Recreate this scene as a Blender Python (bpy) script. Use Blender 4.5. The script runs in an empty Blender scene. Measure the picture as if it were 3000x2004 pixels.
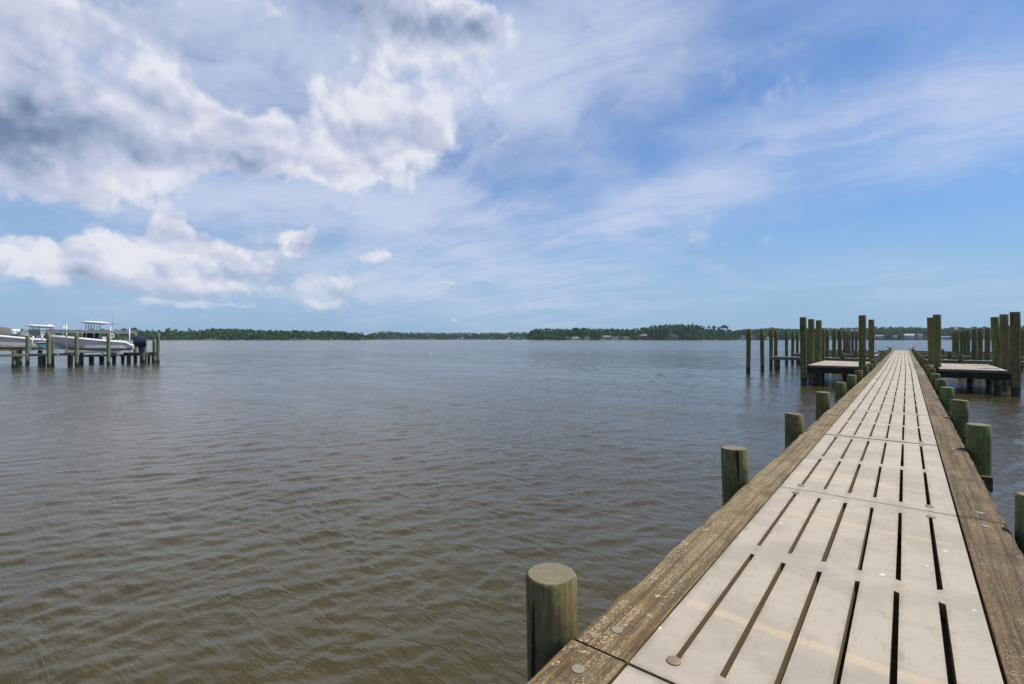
import bpy, bmesh, math, random
import numpy as np
from mathutils import Vector, Matrix
R = math.radians
random.seed(7); rng = np.random.default_rng(11)
scene = bpy.context.scene
COL = scene.collection

# ------------------------------------------------------------------ camera
F_, YAW, HY = 1439.0, R(38.8), 992.8          # focal length in photo pixels, heading left of the pier, horizon row
CAMZ = 2.66
SN, CS = math.sin(YAW), math.cos(YAW)
cam_d = bpy.data.cameras.new('camera'); cam = bpy.data.objects.new('camera', cam_d); COL.objects.link(cam)
cam.location = (0, 0, CAMZ); cam.rotation_euler = (R(90), 0, YAW)
cam_d.sensor_width = 36; cam_d.lens = F_/3000*36; cam_d.shift_y = -(1002-HY)/3000
cam_d.clip_start = 0.05; cam_d.clip_end = 30000
scene.camera = cam

# ------------------------------------------------------------------ view
scene.view_settings.view_transform = 'Standard'; scene.view_settings.look = 'None'
scene.view_settings.exposure = 0.0; scene.view_settings.gamma = 1.0

# ------------------------------------------------------------------ sun
SUN_AZ, SUN_EL = R(36), R(60)                  # azimuth from +Y towards +X
sd = bpy.data.lights.new('sun', 'SUN'); sd.energy = 4.6; sd.angle = R(0.53); sd.color = (1.0, 0.925, 0.80)
sun = bpy.data.objects.new('sun', sd); COL.objects.link(sun)
sdir = Vector((math.sin(SUN_AZ)*math.cos(SUN_EL), math.cos(SUN_AZ)*math.cos(SUN_EL), math.sin(SUN_EL)))
sun.rotation_euler = sdir.to_track_quat('Z', 'Y').to_euler(); sun.location = sdir*60

# ------------------------------------------------------------------ node helper
class NT:
    def __init__(s, tree): s.t = tree; s.n = tree.nodes; s.l = tree.links
    def new(s, typ, **kw):
        n = s.n.new(typ)
        for k, v in kw.items(): setattr(n, k, v)
        return n
    def put(s, sock, v):
        if hasattr(v, 'is_output') or isinstance(v, bpy.types.NodeSocket): s.l.new(v, sock)
        elif v is not None:
            if sock.type == 'RGBA' and len(v) == 3: v = (*v, 1)
            sock.default_value = v
    def m(s, op, a, b=None, c=None, clamp=False):
        n = s.new('ShaderNodeMath', operation=op, use_clamp=clamp)
        s.put(n.inputs[0], a)
        if b is not None: s.put(n.inputs[1], b)
        if c is not None: s.put(n.inputs[2], c)
        return n.outputs[0]
    def vm(s, op, a, b=None, scale=None):
        n = s.new('ShaderNodeVectorMath', operation=op); s.put(n.inputs[0], a)
        if b is not None: s.put(n.inputs[1], b)
        if scale is not None: s.put(n.inputs['Scale'], scale)
        return n.outputs['Value'] if op in ('LENGTH', 'DOT_PRODUCT', 'DISTANCE') else n.outputs[0]
    def mapping(s, v, loc=(0,0,0), rot=(0,0,0), scale=(1,1,1), typ='POINT'):
        n = s.new('ShaderNodeMapping', vector_type=typ); s.put(n.inputs[0], v)
        n.inputs['Location'].default_value = loc; n.inputs['Rotation'].default_value = rot; n.inputs['Scale'].default_value = scale
        return n.outputs[0]
    def noise(s, v, scale, detail=4, rough=0.5, dist=0.0, color=False, lac=2.0):
        n = s.new('ShaderNodeTexNoise'); s.put(n.inputs['Vector'], v); s.put(n.inputs['Scale'], scale)
        n.inputs['Detail'].default_value = detail; n.inputs['Roughness'].default_value = rough
        n.inputs['Distortion'].default_value = dist; n.inputs['Lacunarity'].default_value = lac
        return n.outputs['Color'] if color else n.outputs['Fac']
    def voro(s, v, scale, feature='F1', out='Distance', rand=1.0):
        n = s.new('ShaderNodeTexVoronoi', feature=feature); s.put(n.inputs['Vector'], v); n.inputs['Scale'].default_value = scale
        n.inputs['Randomness'].default_value = rand
        return n.outputs[out]
    def rng(s, v, a, b, c=0.0, d=1.0, smooth=True):
        n = s.new('ShaderNodeMapRange', interpolation_type='SMOOTHSTEP' if smooth else 'LINEAR'); n.clamp = True
        s.put(n.inputs[0], v); s.put(n.inputs[1], a); s.put(n.inputs[2], b); s.put(n.inputs[3], c); s.put(n.inputs[4], d)
        return n.outputs[0]
    def mix(s, f, a, b, typ='MIX'):
        n = s.new('ShaderNodeMix', data_type='RGBA', blend_type=typ); s.put(n.inputs[0], f)
        s.put(n.inputs[6], a); s.put(n.inputs[7], b); return n.outputs[2]
    def sep(s, v):
        n = s.new('ShaderNodeSeparateXYZ'); s.put(n.inputs[0], v); return n.outputs
    def comb(s, x, y, z):
        n = s.new('ShaderNodeCombineXYZ'); s.put(n.inputs[0], x); s.put(n.inputs[1], y); s.put(n.inputs[2], z); return n.outputs[0]

# ------------------------------------------------------------------ world: sky texture with drifting clouds
world = bpy.data.worlds.new('World'); scene.world = world; world.use_nodes = True
world.cycles.sampling_method = 'MANUAL'; world.cycles.sample_map_resolution = 256
w = NT(world.node_tree); w.n.clear()
tc = w.new('ShaderNodeTexCoord'); G = tc.outputs['Generated']
sky = w.new('ShaderNodeTexSky', sky_type='NISHITA'); sky.sun_disc = False
sky.sun_elevation = SUN_EL; sky.sun_rotation = SUN_AZ; sky.altitude = 0; sky.air_density = 1.0; sky.dust_density = 0.6; sky.ozone_density = 2.0
gx, gy, gz = w.sep(G)[:3]
# azimuth measured from the heading of the open water, elevation above the horizon
rx_ = w.m('ADD', w.m('MULTIPLY', gx, CS), w.m('MULTIPLY', gy, SN))
ry_ = w.m('ADD', w.m('MULTIPLY', gx, -SN), w.m('MULTIPLY', gy, CS))
AZ = w.m('ARCTAN2', rx_, ry_); EL = w.m('ARCSINE', gz)
A = w.comb(AZ, EL, 0.0)
def ae(x, y):
    t = (x-1500)/F_; return math.atan(t), math.atan((HY-y)/F_/math.hypot(1, t))
nA = w.noise(G, 2.6, 3, 0.5, color=True); nB = w.noise(G, 9.0, 5, 0.62, color=True)
cA = w.vm('SUBTRACT', nA, (.5,.5,.5)); cB = w.vm('SUBTRACT', nB, (.5,.5,.5))
warp = w.vm('ADD', w.vm('SCALE', cA, scale=0.12), w.vm('SCALE', cB, scale=0.13))
Aw = w.vm('ADD', A, w.vm('MULTIPLY', warp, (1,.75,0)))
warpL = w.vm('ADD', w.vm('SCALE', cA, scale=0.03), w.vm('SCALE', w.vm('SUBTRACT', w.noise(G, 20.0, 3, .6, color=True), (.5,.5,.5)), scale=0.055))
Al = w.vm('ADD', A, w.vm('MULTIPLY', warpL, (1,.8,0)))
def blobs(lst, coord, soft=1.6):
    # sum of soft ellipses on the sky (azimuth, elevation), tilted in steps of 15 degrees
    acc = None
    for q in (-30, -15, 0, 15, 30):
        sub = [b_ for b_ in lst if abs(b_[4]-q) <= 7.5]
        if not sub: continue
        th = R(q); c_, s_ = math.cos(th), math.sin(th)
        cr = coord if q == 0 else w.comb(w.vm('DOT_PRODUCT', coord, (c_, s_, 0)), w.vm('DOT_PRODUCT', coord, (-s_, c_, 0)), 0.0)
        for (x, y, rx, ry, rot, wt) in sub:
            u, v = ae(x, y); u1, v1 = ae(x+rx, y); u2, v2 = ae(x, y-ry)
            iu, iv = 1/max(abs(u1-u), .006), 1/max(abs(v2-v), .004)
            uu, vv = c_*u+s_*v, -s_*u+c_*v
            d = w.vm('SUBTRACT', cr, (uu, vv, 0)); d = w.vm('MULTIPLY', d, (iu, iv, 0))
            g = w.rng(w.vm('LENGTH', d), soft, 0.0, 0.0, wt)
            acc = g if acc is None else w.m('ADD', acc, g)
    return acc
CUM = [(60,250,360,210,0,.9),(250,400,300,130,0,.7),(480,260,130,110,-20,.7),(560,400,170,100,0,.6),(150,540,280,70,3,.75),(380,500,170,70,10,.4),
       (720,430,200,85,0,.75),(870,450,200,85,0,.7),(1000,310,160,120,30,.8),(1110,360,170,130,0,.6),(1220,430,100,70,0,.95),(1010,520,210,60,0,.75),
       (1180,60,230,100,-5,.9),(1390,50,130,90,0,.6),(1080,150,90,60,0,.4),(1350,230,200,120,15,.42),(180,20,380,110,0,.7),(520,70,160,80,0,.5),(700,20,180,60,0,.5)]
LOW = [(492,645,63,51,0,0.93),(560,670,63,33,0,0.64),(540,712,180,35,0,0.58),(340,715,190,38,0,0.75),(90,728,116,51,15,0.87),(50,785,169,47,0,0.81),(250,770,159,33,0,0.52),(390,800,201,38,0,0.75),(570,765,148,38,0,0.58),(490,838,180,26,0,0.58),(710,775,137,38,-15,0.70),(868,698,67,31,15,0.99),(850,740,116,17,0,0.46),
       (450,874,116,16,0,0.75),(575,882,95,15,0,0.58),(695,897,74,14,0,0.75),(640,830,137,29,0,0.64),(780,850,95,29,0,0.46),(905,840,63,22,15,.38),(880,890,106,17,0,.25),(990,900,63,13,0,0.29),(1000,830,48,22,0,0.35),(1112,752,48,20,15,0.70),(1312,822,25,8,0,0.75),(1325,946,15,5,0,0.81),(300,735,200,34,0,.35),(180,775,180,34,0,.3),(530,700,80,40,0,.4)]
DRK = [(60,130,260,150,0,.40),(30,380,300,105,-3,1.25),(230,330,230,110,8,.7),(200,60,300,70,0,.5),(400,440,260,70,0,.6),(420,80,150,60,0,.35),(240,575,200,22,0,.45),(1200,50,250,75,0,1.05),(1400,60,120,70,0,.8),(1060,140,60,40,0,.5),(1080,385,170,40,18,.75),(830,470,150,25,0,.55),(1040,530,160,40,0,.5),
       (700,20,170,60,0,.5),(1210,260,50,70,0,.4)]
bilv = w.vm('ADD', G, w.vm('ADD', w.vm('SCALE', cB, scale=0.035), w.vm('SCALE', cA, scale=.05)))
bil = w.voro(bilv, 11.0); bil2 = w.voro(bilv, 27.0); bil3 = w.voro(bilv, 64.0)
fbm = w.noise(G, 6.0, 6, 0.60); fine = w.noise(G, 30.0, 4, 0.62)
puff = w.m('SUBTRACT', w.m('MULTIPLY_ADD', fbm, 1.7, w.m('MULTIPLY', fine, .5)), w.m('ADD', w.m('MULTIPLY', bil, .45), w.m('ADD', w.m('MULTIPLY', bil2, .40), w.m('MULTIPLY', bil3, .26))))
puff = w.m('SUBTRACT', puff, .58)
oth_m = w.rng(w.m('ABSOLUTE', AZ), 0.95, 1.25)
zen = w.rng(EL, 0.68, 0.85)
oth = w.m('MULTIPLY', w.m('MAXIMUM', oth_m, zen), w.rng(w.noise(G, 2.0, 4, .55), .54, .68, 0.0, .8))
bc = w.m('ADD', blobs(CUM, Aw), oth); bl = blobs(LOW, Al)
cum = w.m('MULTIPLY_ADD', puff, .80, bc); low = w.m('MULTIPLY_ADD', puff, .95, bl)
a_c = w.rng(cum, .18, .74); a_l = w.rng(low, .22, .80)
a_c = w.m('MULTIPLY', a_c, w.rng(bc, .02, .2)); a_l = w.m('MULTIPLY', a_l, w.rng(bl, .05, .2))
BASE = [(250,765,330,62,0,.8),(80,770,160,50,0,.4),(560,740,210,75,0,.7),(480,835,190,36,0,.7),(720,825,250,75,0,.6),(870,722,110,40,0,.6),(960,860,130,60,0,.4),(1110,755,60,26,0,.3)]
base = w.m('MULTIPLY_ADD', puff, .70, blobs(BASE, Al, 1.7))
a_b = w.m('MULTIPLY', w.rng(base, .08, .75), w.rng(EL, 0.03, 0.12, .35, .88))
DRKL = [(330,805,260,20,0,.8),(110,803,150,16,0,.75),(545,742,140,17,0,.6),(470,852,180,16,0,.95),(700,808,120,13,0,.65),(872,722,62,9,15,.7),(250,742,90,12,0,.45),(640,858,110,10,0,.5),(500,672,50,10,0,.3),(900,856,60,9,0,.5),(690,905,70,6,0,.5),(450,884,100,6,0,.5)]
dark = w.m('ADD', blobs(DRK, Aw, 1.8), w.m('MULTIPLY', blobs(DRKL, Al, 1.9), .85))
def lit(vec, sc, off, k, dt):
    n1 = w.noise(vec, sc, dt, .56); n2 = w.noise(w.vm('ADD', vec, (sdir.x*off, sdir.y*off, off*1.3)), sc, dt, .56)
    return w.m('MULTIPLY', w.m('SUBTRACT', n2, n1), k)
# light comes from above: compare each billow with the one a little higher in the sky
up = (sdir.x*.010, sdir.y*.010, .020)
bu = w.voro(w.vm('ADD', bilv, up), 11.0); bu2 = w.voro(w.vm('ADD', bilv, up), 27.0)
sl = w.m('ADD', w.m('MULTIPLY', w.m('SUBTRACT', bil, bu), 1.5), w.m('MULTIPLY', w.m('SUBTRACT', bil2, bu2), .42))
sl = w.m('ADD', sl, lit(w.vm('ADD', G, w.vm('SCALE', cB, scale=.05)), 6.0, .030, 1.6, 5))
edge = w.m('MAXIMUM', w.rng(cum, .35, 1.25), w.rng(low, .6, 2.1))
shade = w.m('ADD', w.m('MULTIPLY_ADD', dark, .50, w.m('MULTIPLY', sl, .85)), w.m('MULTIPLY_ADD', edge, .30, -.04))
shade = w.m('MULTIPLY', w.m('ADD', shade, w.m('MULTIPLY', w.m('SUBTRACT', bil3, .42), .22)), .86, clamp=True)
ccol = w.new('ShaderNodeValToRGB'); w.put(ccol.inputs[0], shade)
el = ccol.color_ramp.elements; el[0].position = 0.0; el[0].color = (0.80, 0.81, 0.885, 1); el[1].position = 1.0; el[1].color = (0.165, 0.235, 0.37, 1)
e = el.new(.22); e.color = (0.64, 0.67, 0.80, 1); e = el.new(.48); e.color = (0.48, 0.535, 0.70, 1); e = el.new(.75); e.color = (0.29, 0.365, 0.52, 1)
VEIL = [(2300,130,800,260,0,.22),(1100,60,600,160,0,.5),(1500,200,320,170,0,.45),(700,200,650,300,0,.75),(900,120,500,200,0,.45),(1250,380,260,200,0,.5),(1480,110,420,190,10,1.0),(1650,60,300,150,0,.5),(1890,110,160,110,-10,.55),(1500,330,250,150,0,.5),(2750,330,520,130,0,.75),(2900,210,330,170,0,.45),(2350,340,330,90,0,.5),(2000,590,330,70,8,.8),(2150,520,330,60,15,.6),(2600,470,400,60,18,.5),
        (1400,770,480,140,0,.8),(850,830,450,90,0,.45),(900,560,500,60,0,.4),(600,620,900,90,0,.6),(1150,620,500,70,0,.55),(300,130,500,300,0,.6),(1700,430,260,70,-25,.45),(2750,860,500,50,3,.35),(1700,820,900,60,0,.25)]
cw = w.vm('ADD', A, w.vm('MULTIPLY', w.vm('ADD', w.vm('SCALE', cA, scale=0.30), w.vm('SCALE', cB, scale=0.07)), (1,.55,0)))
veil = blobs(VEIL, cw, 2.1)
pl = w.vm('DIVIDE', G, w.comb(w.m('ADD', gz, .14), w.m('ADD', gz, .14), 1.0))
pw = w.vm('ADD', pl, w.vm('SCALE', cA, scale=1.1))
stn = w.noise(w.mapping(pw, rot=(0,0,R(-20)), scale=(.7,2.6,1)), 1.1, 6, .62, .5); stn2 = w.noise(w.vm('ADD', pl, w.vm('SCALE', cB, scale=.25)), 1.3, 5, .6); stn3 = w.noise(w.mapping(pw, rot=(0,0,R(35)), scale=(.6,2.4,1)), 1.7, 5, .6, .4)
tex = w.m('ADD', w.m('MULTIPLY', stn, .28), w.m('ADD', w.m('MULTIPLY', stn2, .50), w.m('MULTIPLY', stn3, .22)))
vl = w.m('MULTIPLY', w.m('ADD', veil, w.m('MULTIPLY', w.m('MAXIMUM', oth_m, zen), .22)), w.rng(tex, .40, .64))
vl = w.m('ADD', w.m('MULTIPLY', vl, .85), w.m('MULTIPLY', veil, .22))
vl = w.m('ADD', vl, w.rng(tex, .50, .68, 0, .10))
a_v = w.m('MULTIPLY', w.m('SUBTRACT', 1.0, w.m('POWER', 2.718, w.m('MULTIPLY', vl, -1.15))), .97)
skc = w.mix(1.0, sky.outputs[0], (0.40, 0.63, 0.87), 'MULTIPLY')
skc = w.vm('SCALE', skc, scale=0.14)
hz = w.rng(EL, 0.36, 0.0, 0.0, .85)
skc = w.mix(hz, skc, (0.315, 0.482, 0.70))
skc = w.mix(a_v, skc, (0.63, 0.695, 0.865))
skc = w.mix(w.m('MULTIPLY', a_c, .95), skc, ccol.outputs[0])
bcol = w.mix(w.rng(w.m('ADD', w.m('MULTIPLY', sl, .8), w.m('MULTIPLY', fine, .6)), .1, .55), (0.63, 0.68, 0.80), (0.41, 0.50, 0.68))
skc = w.mix(a_b, skc, bcol)
skc = w.mix(w.m('MULTIPLY', a_l, w.rng(EL, 0.0, 0.13, .30, .95)), skc, ccol.outputs[0])
below = w.rng(gz, 0.0, -0.02)
skc = w.mix(below, skc, (0.10, 0.10, 0.09))
bg = w.new('ShaderNodeBackground'); w.put(bg.inputs[0], skc); bg.inputs[1].default_value = 1.0
w.l.new(bg.outputs[0], w.new('ShaderNodeOutputWorld').inputs[0])

# ------------------------------------------------------------------ photo position -> world point
def on_plane_x(px, X, py=None):
    r = (px-1500)/F_
    Y = X*(CS+SN*r)/(CS*r-SN)
    d = -X*SN+Y*CS
    return (X, Y, None if py is None else CAMZ-(py-HY)*d/F_)
def polar(px, d):                                # ground point at forward distance d in the photo column px
    l = (px-1500)/F_*d
    return (-d*SN+l*CS, d*CS+l*SN)

# ------------------------------------------------------------------ mesh builder
class MB:
    def __init__(s): s.v = []; s.f = []; s.mi = []; s.sm = []
    def add(s, vs, fs, mi=0, sm=False):
        o = len(s.v); s.v += [tuple(p) for p in vs]; s.f += [tuple(i+o for i in f) for f in fs]; s.mi += [mi]*len(fs); s.sm += [sm]*len(fs)
    def box(s, x0, x1, y0, y1, z0, z1, mi=0, ch=0.0):
        if ch <= 0:
            v = [(x,y,z) for z in (z0,z1) for y in (y0,y1) for x in (x0,x1)]
            s.add(v, [(0,2,3,1),(4,5,7,6),(0,1,5,4),(2,6,7,3),(0,4,6,2),(1,3,7,5)], mi); return
        bm = bmesh.new(); bmesh.ops.create_cube(bm, size=1)
        bmesh.ops.scale(bm, vec=(x1-x0, y1-y0, z1-z0), verts=bm.verts)
        bmesh.ops.translate(bm, vec=((x0+x1)/2,(y0+y1)/2,(z0+z1)/2), verts=bm.verts)
        bmesh.ops.bevel(bm, geom=bm.edges[:], offset=ch, segments=1, affect='EDGES')
        bm.verts.index_update(); s.add([p.co for p in bm.verts], [[q.index for q in f.verts] for f in bm.faces], mi); bm.free()
    def tube(s, pts, rad, n=10, mi=0, cap=True, sm=True, mcap=None):
        pts = [Vector(p) for p in pts]; rs = rad if isinstance(rad, (list,tuple)) else [rad]*len(pts)
        rings = []; up = None
        for i, p in enumerate(pts):
            t = (pts[min(i+1,len(pts)-1)]-pts[max(i-1,0)]).normalized()
            a = t.orthogonal().normalized() if up is None else (up-t*up.dot(t)).normalized()
            up = a; b = t.cross(a)
            rings.append([p+(a*math.cos(2*math.pi*k/n)+b*math.sin(2*math.pi*k/n))*rs[i] for k in range(n)])
        v = [q for r in rings for q in r]; fs = []
        for i in range(len(pts)-1):
            for k in range(n):
                fs.append((i*n+k, i*n+(k+1)%n, (i+1)*n+(k+1)%n, (i+1)*n+k))
        s.add(v, fs, mi, sm)
        if cap:
            o = len(s.v)-len(v)
            s.f += [tuple(o+k for k in reversed(range(n))), tuple(o+(len(pts)-1)*n+k for k in range(n))]
            s.mi += [mi, mi if mcap is None else mcap]; s.sm += [False]*2
    def ell(s, c, r, nu=12, nv=8, mi=0, rot=None):
        v = []; fs = []
        M_ = rot or Matrix.Identity(3)
        for j in range(nv+1):
            ph = math.pi*j/nv
            for i in range(nu):
                th = 2*math.pi*i/nu
                v.append(Vector(c)+M_@Vector((r[0]*math.sin(ph)*math.cos(th), r[1]*math.sin(ph)*math.sin(th), r[2]*math.cos(ph))))
        for j in range(nv):
            for i in range(nu): fs.append((j*nu+i, (j+1)*nu+i, (j+1)*nu+(i+1)%nu, j*nu+(i+1)%nu))
        s.add(v, fs, mi, True)
    def prism(s, poly, axis, a0, a1, mi=0):
        n = len(poly)
        def P(p, a):
            if axis == 0: return (a, p[0], p[1])
            if axis == 1: return (p[0], a, p[1])
            return (p[0], p[1], a)
        v = [P(p, a0) for p in poly]+[P(p, a1) for p in poly]
        s.add(v, [tuple(range(n)), tuple(range(2*n-1, n-1, -1))]+[(i, n+i, n+(i+1)%n, (i+1)%n) for i in range(n)], mi)
    def mesh(s, name, mats):
        me = bpy.data.meshes.new(name); me.from_pydata(s.v, [], s.f)
        for m_ in (mats if isinstance(mats, (list,tuple)) else [mats]): me.materials.append(m_)
        me.polygons.foreach_set('material_index', s.mi); me.polygons.foreach_set('use_smooth', s.sm)
        bm = bmesh.new(); bm.from_mesh(me); bmesh.ops.recalc_face_normals(bm, faces=bm.faces[:]); bm.to_mesh(me); bm.free()
        me.update(); return me
    def build(s, name, mats, parent=None, loc=(0,0,0), **tags):
        o = link(name, s.mesh(name, mats), parent, loc); tag(o, **tags); return o
def link(name, me, parent=None, loc=(0,0,0), rot=None):
    o = bpy.data.objects.new(name, me); COL.objects.link(o); o.location = loc
    if rot: o.rotation_euler = rot
    if parent: o.parent = parent
    return o
def tag(o, label=None, cat=None, group=None, kind=None):
    if label: o['label'] = label
    if cat: o['category'] = cat
    if group: o['group'] = group
    if kind: o['kind'] = kind
    return o
def empty(name, loc=(0,0,0), rz=0.0, **t):
    o = link(name, None, None, loc); o.rotation_euler = (0,0,rz); o.empty_display_size = .2
    return tag(o, **t)
def copy_tree(o, loc=None, rz=None, parent=None):
    c = o.copy(); COL.objects.link(c); c.parent = parent
    if loc is not None: c.location = loc
    if rz is not None: c.rotation_euler = (0,0,rz)
    for ch in list(o.children): copy_tree(ch, parent=c)
    return c
def relabel(o, label):
    o['label'] = label; return o

# ------------------------------------------------------------------ materials
MAT = {}
def mat(name):
    m_ = bpy.data.materials.new(name); m_.use_nodes = True; t = NT(m_.node_tree); t.n.clear()
    p = t.new('ShaderNodeBsdfPrincipled'); t.l.new(p.outputs[0], t.new('ShaderNodeOutputMaterial').inputs[0]); MAT[name] = m_
    return m_, t, p
def bump(t, p, h, strength, dist):
    b = t.new('ShaderNodeBump'); b.inputs['Strength'].default_value = strength; b.inputs['Distance'].default_value = dist
    t.put(b.inputs['Height'], h); t.l.new(b.outputs[0], p.inputs['Normal']); return b
def simple(name, col, rough=.5, metal=0.0, var=.12, scale=3.0, bumpd=0.0, coat=0.0):
    m_, t, p = mat(name); c = t.new('ShaderNodeTexCoord').outputs['Object']
    n = t.noise(c, scale, 6, .6)
    t.put(p.inputs['Base Color'], t.mix(n, tuple(x*(1-var) for x in col), tuple(min(1,x*(1+var)) for x in col)))
    t.put(p.inputs['Roughness'], t.rng(n, .3, .7, max(0,rough-.07), min(1,rough+.07)))
    p.inputs['Metallic'].default_value = metal
    if coat: p.inputs['Coat Weight'].default_value = coat
    if bumpd: bump(t, p, t.noise(c, scale*8, 5, .6), .4, bumpd)
    return m_

# round piles: treated timber with algae, drying cracks, and a wet tide band above the water
def pile_mat(name, green, brown, pale, tide=.42):
    m_, t, p = mat(name)
    ge = t.new('ShaderNodeNewGeometry').outputs['Position']; oi = t.new('ShaderNodeObjectInfo')
    ob = t.vm('ADD', t.new('ShaderNodeTexCoord').outputs['Object'], t.vm('SCALE', oi.outputs['Random'], scale=1.0))
    off = t.comb(t.m('MULTIPLY', oi.outputs['Random'], 37.0), t.m('MULTIPLY', oi.outputs['Random'], 11.0), t.m('MULTIPLY', oi.outputs['Random'], 53.0))
    q = t.vm('ADD', t.new('ShaderNodeTexCoord').outputs['Object'], off)
    lon = t.mapping(q, scale=(1,1,.22)); str_ = t.mapping(q, scale=(1,1,.035))
    big = t.noise(lon, 5.5, 5, .62); grain = t.noise(str_, 55, 6, .65); mid = t.noise(lon, 17, 5, .6)
    c = t.mix(t.rng(t.m('ADD', big, t.m('MULTIPLY', t.m('SUBTRACT', oi.outputs['Random'], .5), .25)), .40, .60), brown, green)
    c = t.mix(t.rng(mid, .52, .75, 0, .55), c, pale)
    c = t.mix(t.rng(grain, .40, .70, .0, .6), c, tuple(x*.32 for x in brown))
    kn = t.rng(t.voro(t.mapping(q, scale=(1,1,.55)), 4.2), .085, .05)
    c = t.mix(t.m('MULTIPLY', kn, .8), c, tuple(x*.22 for x in brown))
    c = t.mix(t.rng(t.noise(q, 6.5, 5, .7), .54, .66, 0, .75), c, tuple(x*.32 for x in green))
    c = t.mix(t.rng(t.noise(str_, 21, 4, .6), .50, .68, 0, .28), c, tuple(min(1,x*2.0) for x in green))
    c = t.mix(t.rng(t.noise(t.vm('ADD', q, (5.0,2.0,8.0)), 8.5, 6, .72), .50, .60, 0, .5), c, (.21,.20,.05) if name == 'pile_wood' else (.17,.25,.10))
    c = t.mix(t.rng(t.noise(t.mapping(q, scale=(1,1,.5)), 34, 5, .75), .50, .66, 0, .5), c, tuple(x*.5 for x in brown))
    cr = t.rng(t.noise(t.mapping(q, scale=(1,1,.05)), 14, 3, .5), .355, .325)
    c = t.mix(cr, c, (.012,.009,.006))
    z = t.sep(ge)[2]; zn = t.m('ADD', z, t.m('MULTIPLY', t.m('SUBTRACT', t.noise(q, 9, 4, .6), .5), .28))
    c = t.mix(t.rng(zn, tide+.05, tide-.04), c, (.016,.014,.011))
    barn = t.rng(t.noise(q, 38, 4, .7), .45, .62)
    c = t.mix(t.m('MULTIPLY', t.rng(zn, tide-.12, tide-.22), t.m('MULTIPLY', barn, .75)), c, (.16,.135,.10))
    c = t.mix(t.rng(zn, .10, .04, 0, .85), c, (.012,.011,.009))
    t.put(p.inputs['Base Color'], c)
    t.put(p.inputs['Roughness'], t.rng(zn, tide-.1, tide+.1, .45, .9))
    bump(t, p, t.m('SUBTRACT', t.m('MULTIPLY_ADD', grain, -.6, t.m('MULTIPLY', mid, .5)), t.m('MULTIPLY', cr, 1.4)), .75, .008)
    return m_
PILE = pile_mat('pile_wood', (.115,.165,.042), (.190,.125,.052), (.30,.37,.19))
PILE_OLD = pile_mat('pile_wood_pale_green', (.120,.230,.115), (.23,.21,.13), (.32,.42,.28), .30)
def cut_end():
    m_, t, p = mat('sawn_pile_end'); q = t.new('ShaderNodeTexCoord').outputs['Object']; oi = t.new('ShaderNodeObjectInfo').outputs['Random']
    xy = t.vm('MULTIPLY', q, (1,1,0)); r = t.vm('LENGTH', t.vm('ADD', t.vm('ADD', xy, (.014,.009,0)), t.vm('SCALE', t.vm('SUBTRACT', t.noise(xy, 7, 3, .5, color=True), (.5,.5,.5)), scale=.03)))
    ring = t.m('SINE', t.m('MULTIPLY', r, 520)); n = t.noise(q, 24, 6, .65)
    c = t.mix(n, (.10,.085,.05), (.36,.31,.20)); c = t.mix(t.rng(ring, -.2, 1, 0, .65), c, (.07,.055,.035))
    c = t.mix(t.rng(t.noise(q, 12, 4, .6), .52, .66, 0, .6), c, (.15,.16,.06))
    ang = t.noise(t.mapping(xy, scale=(30,3,1), rot=(0,0,.6)), 1.0, 2, .5)
    c = t.mix(t.rng(ang, .30, .26), c, (.02,.015,.01))
    t.put(p.inputs['Base Color'], c); p.inputs['Roughness'].default_value = .9
    bump(t, p, t.m('MULTIPLY_ADD', ring, .2, n), .6, .004); return m_
CUT = cut_end()

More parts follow.
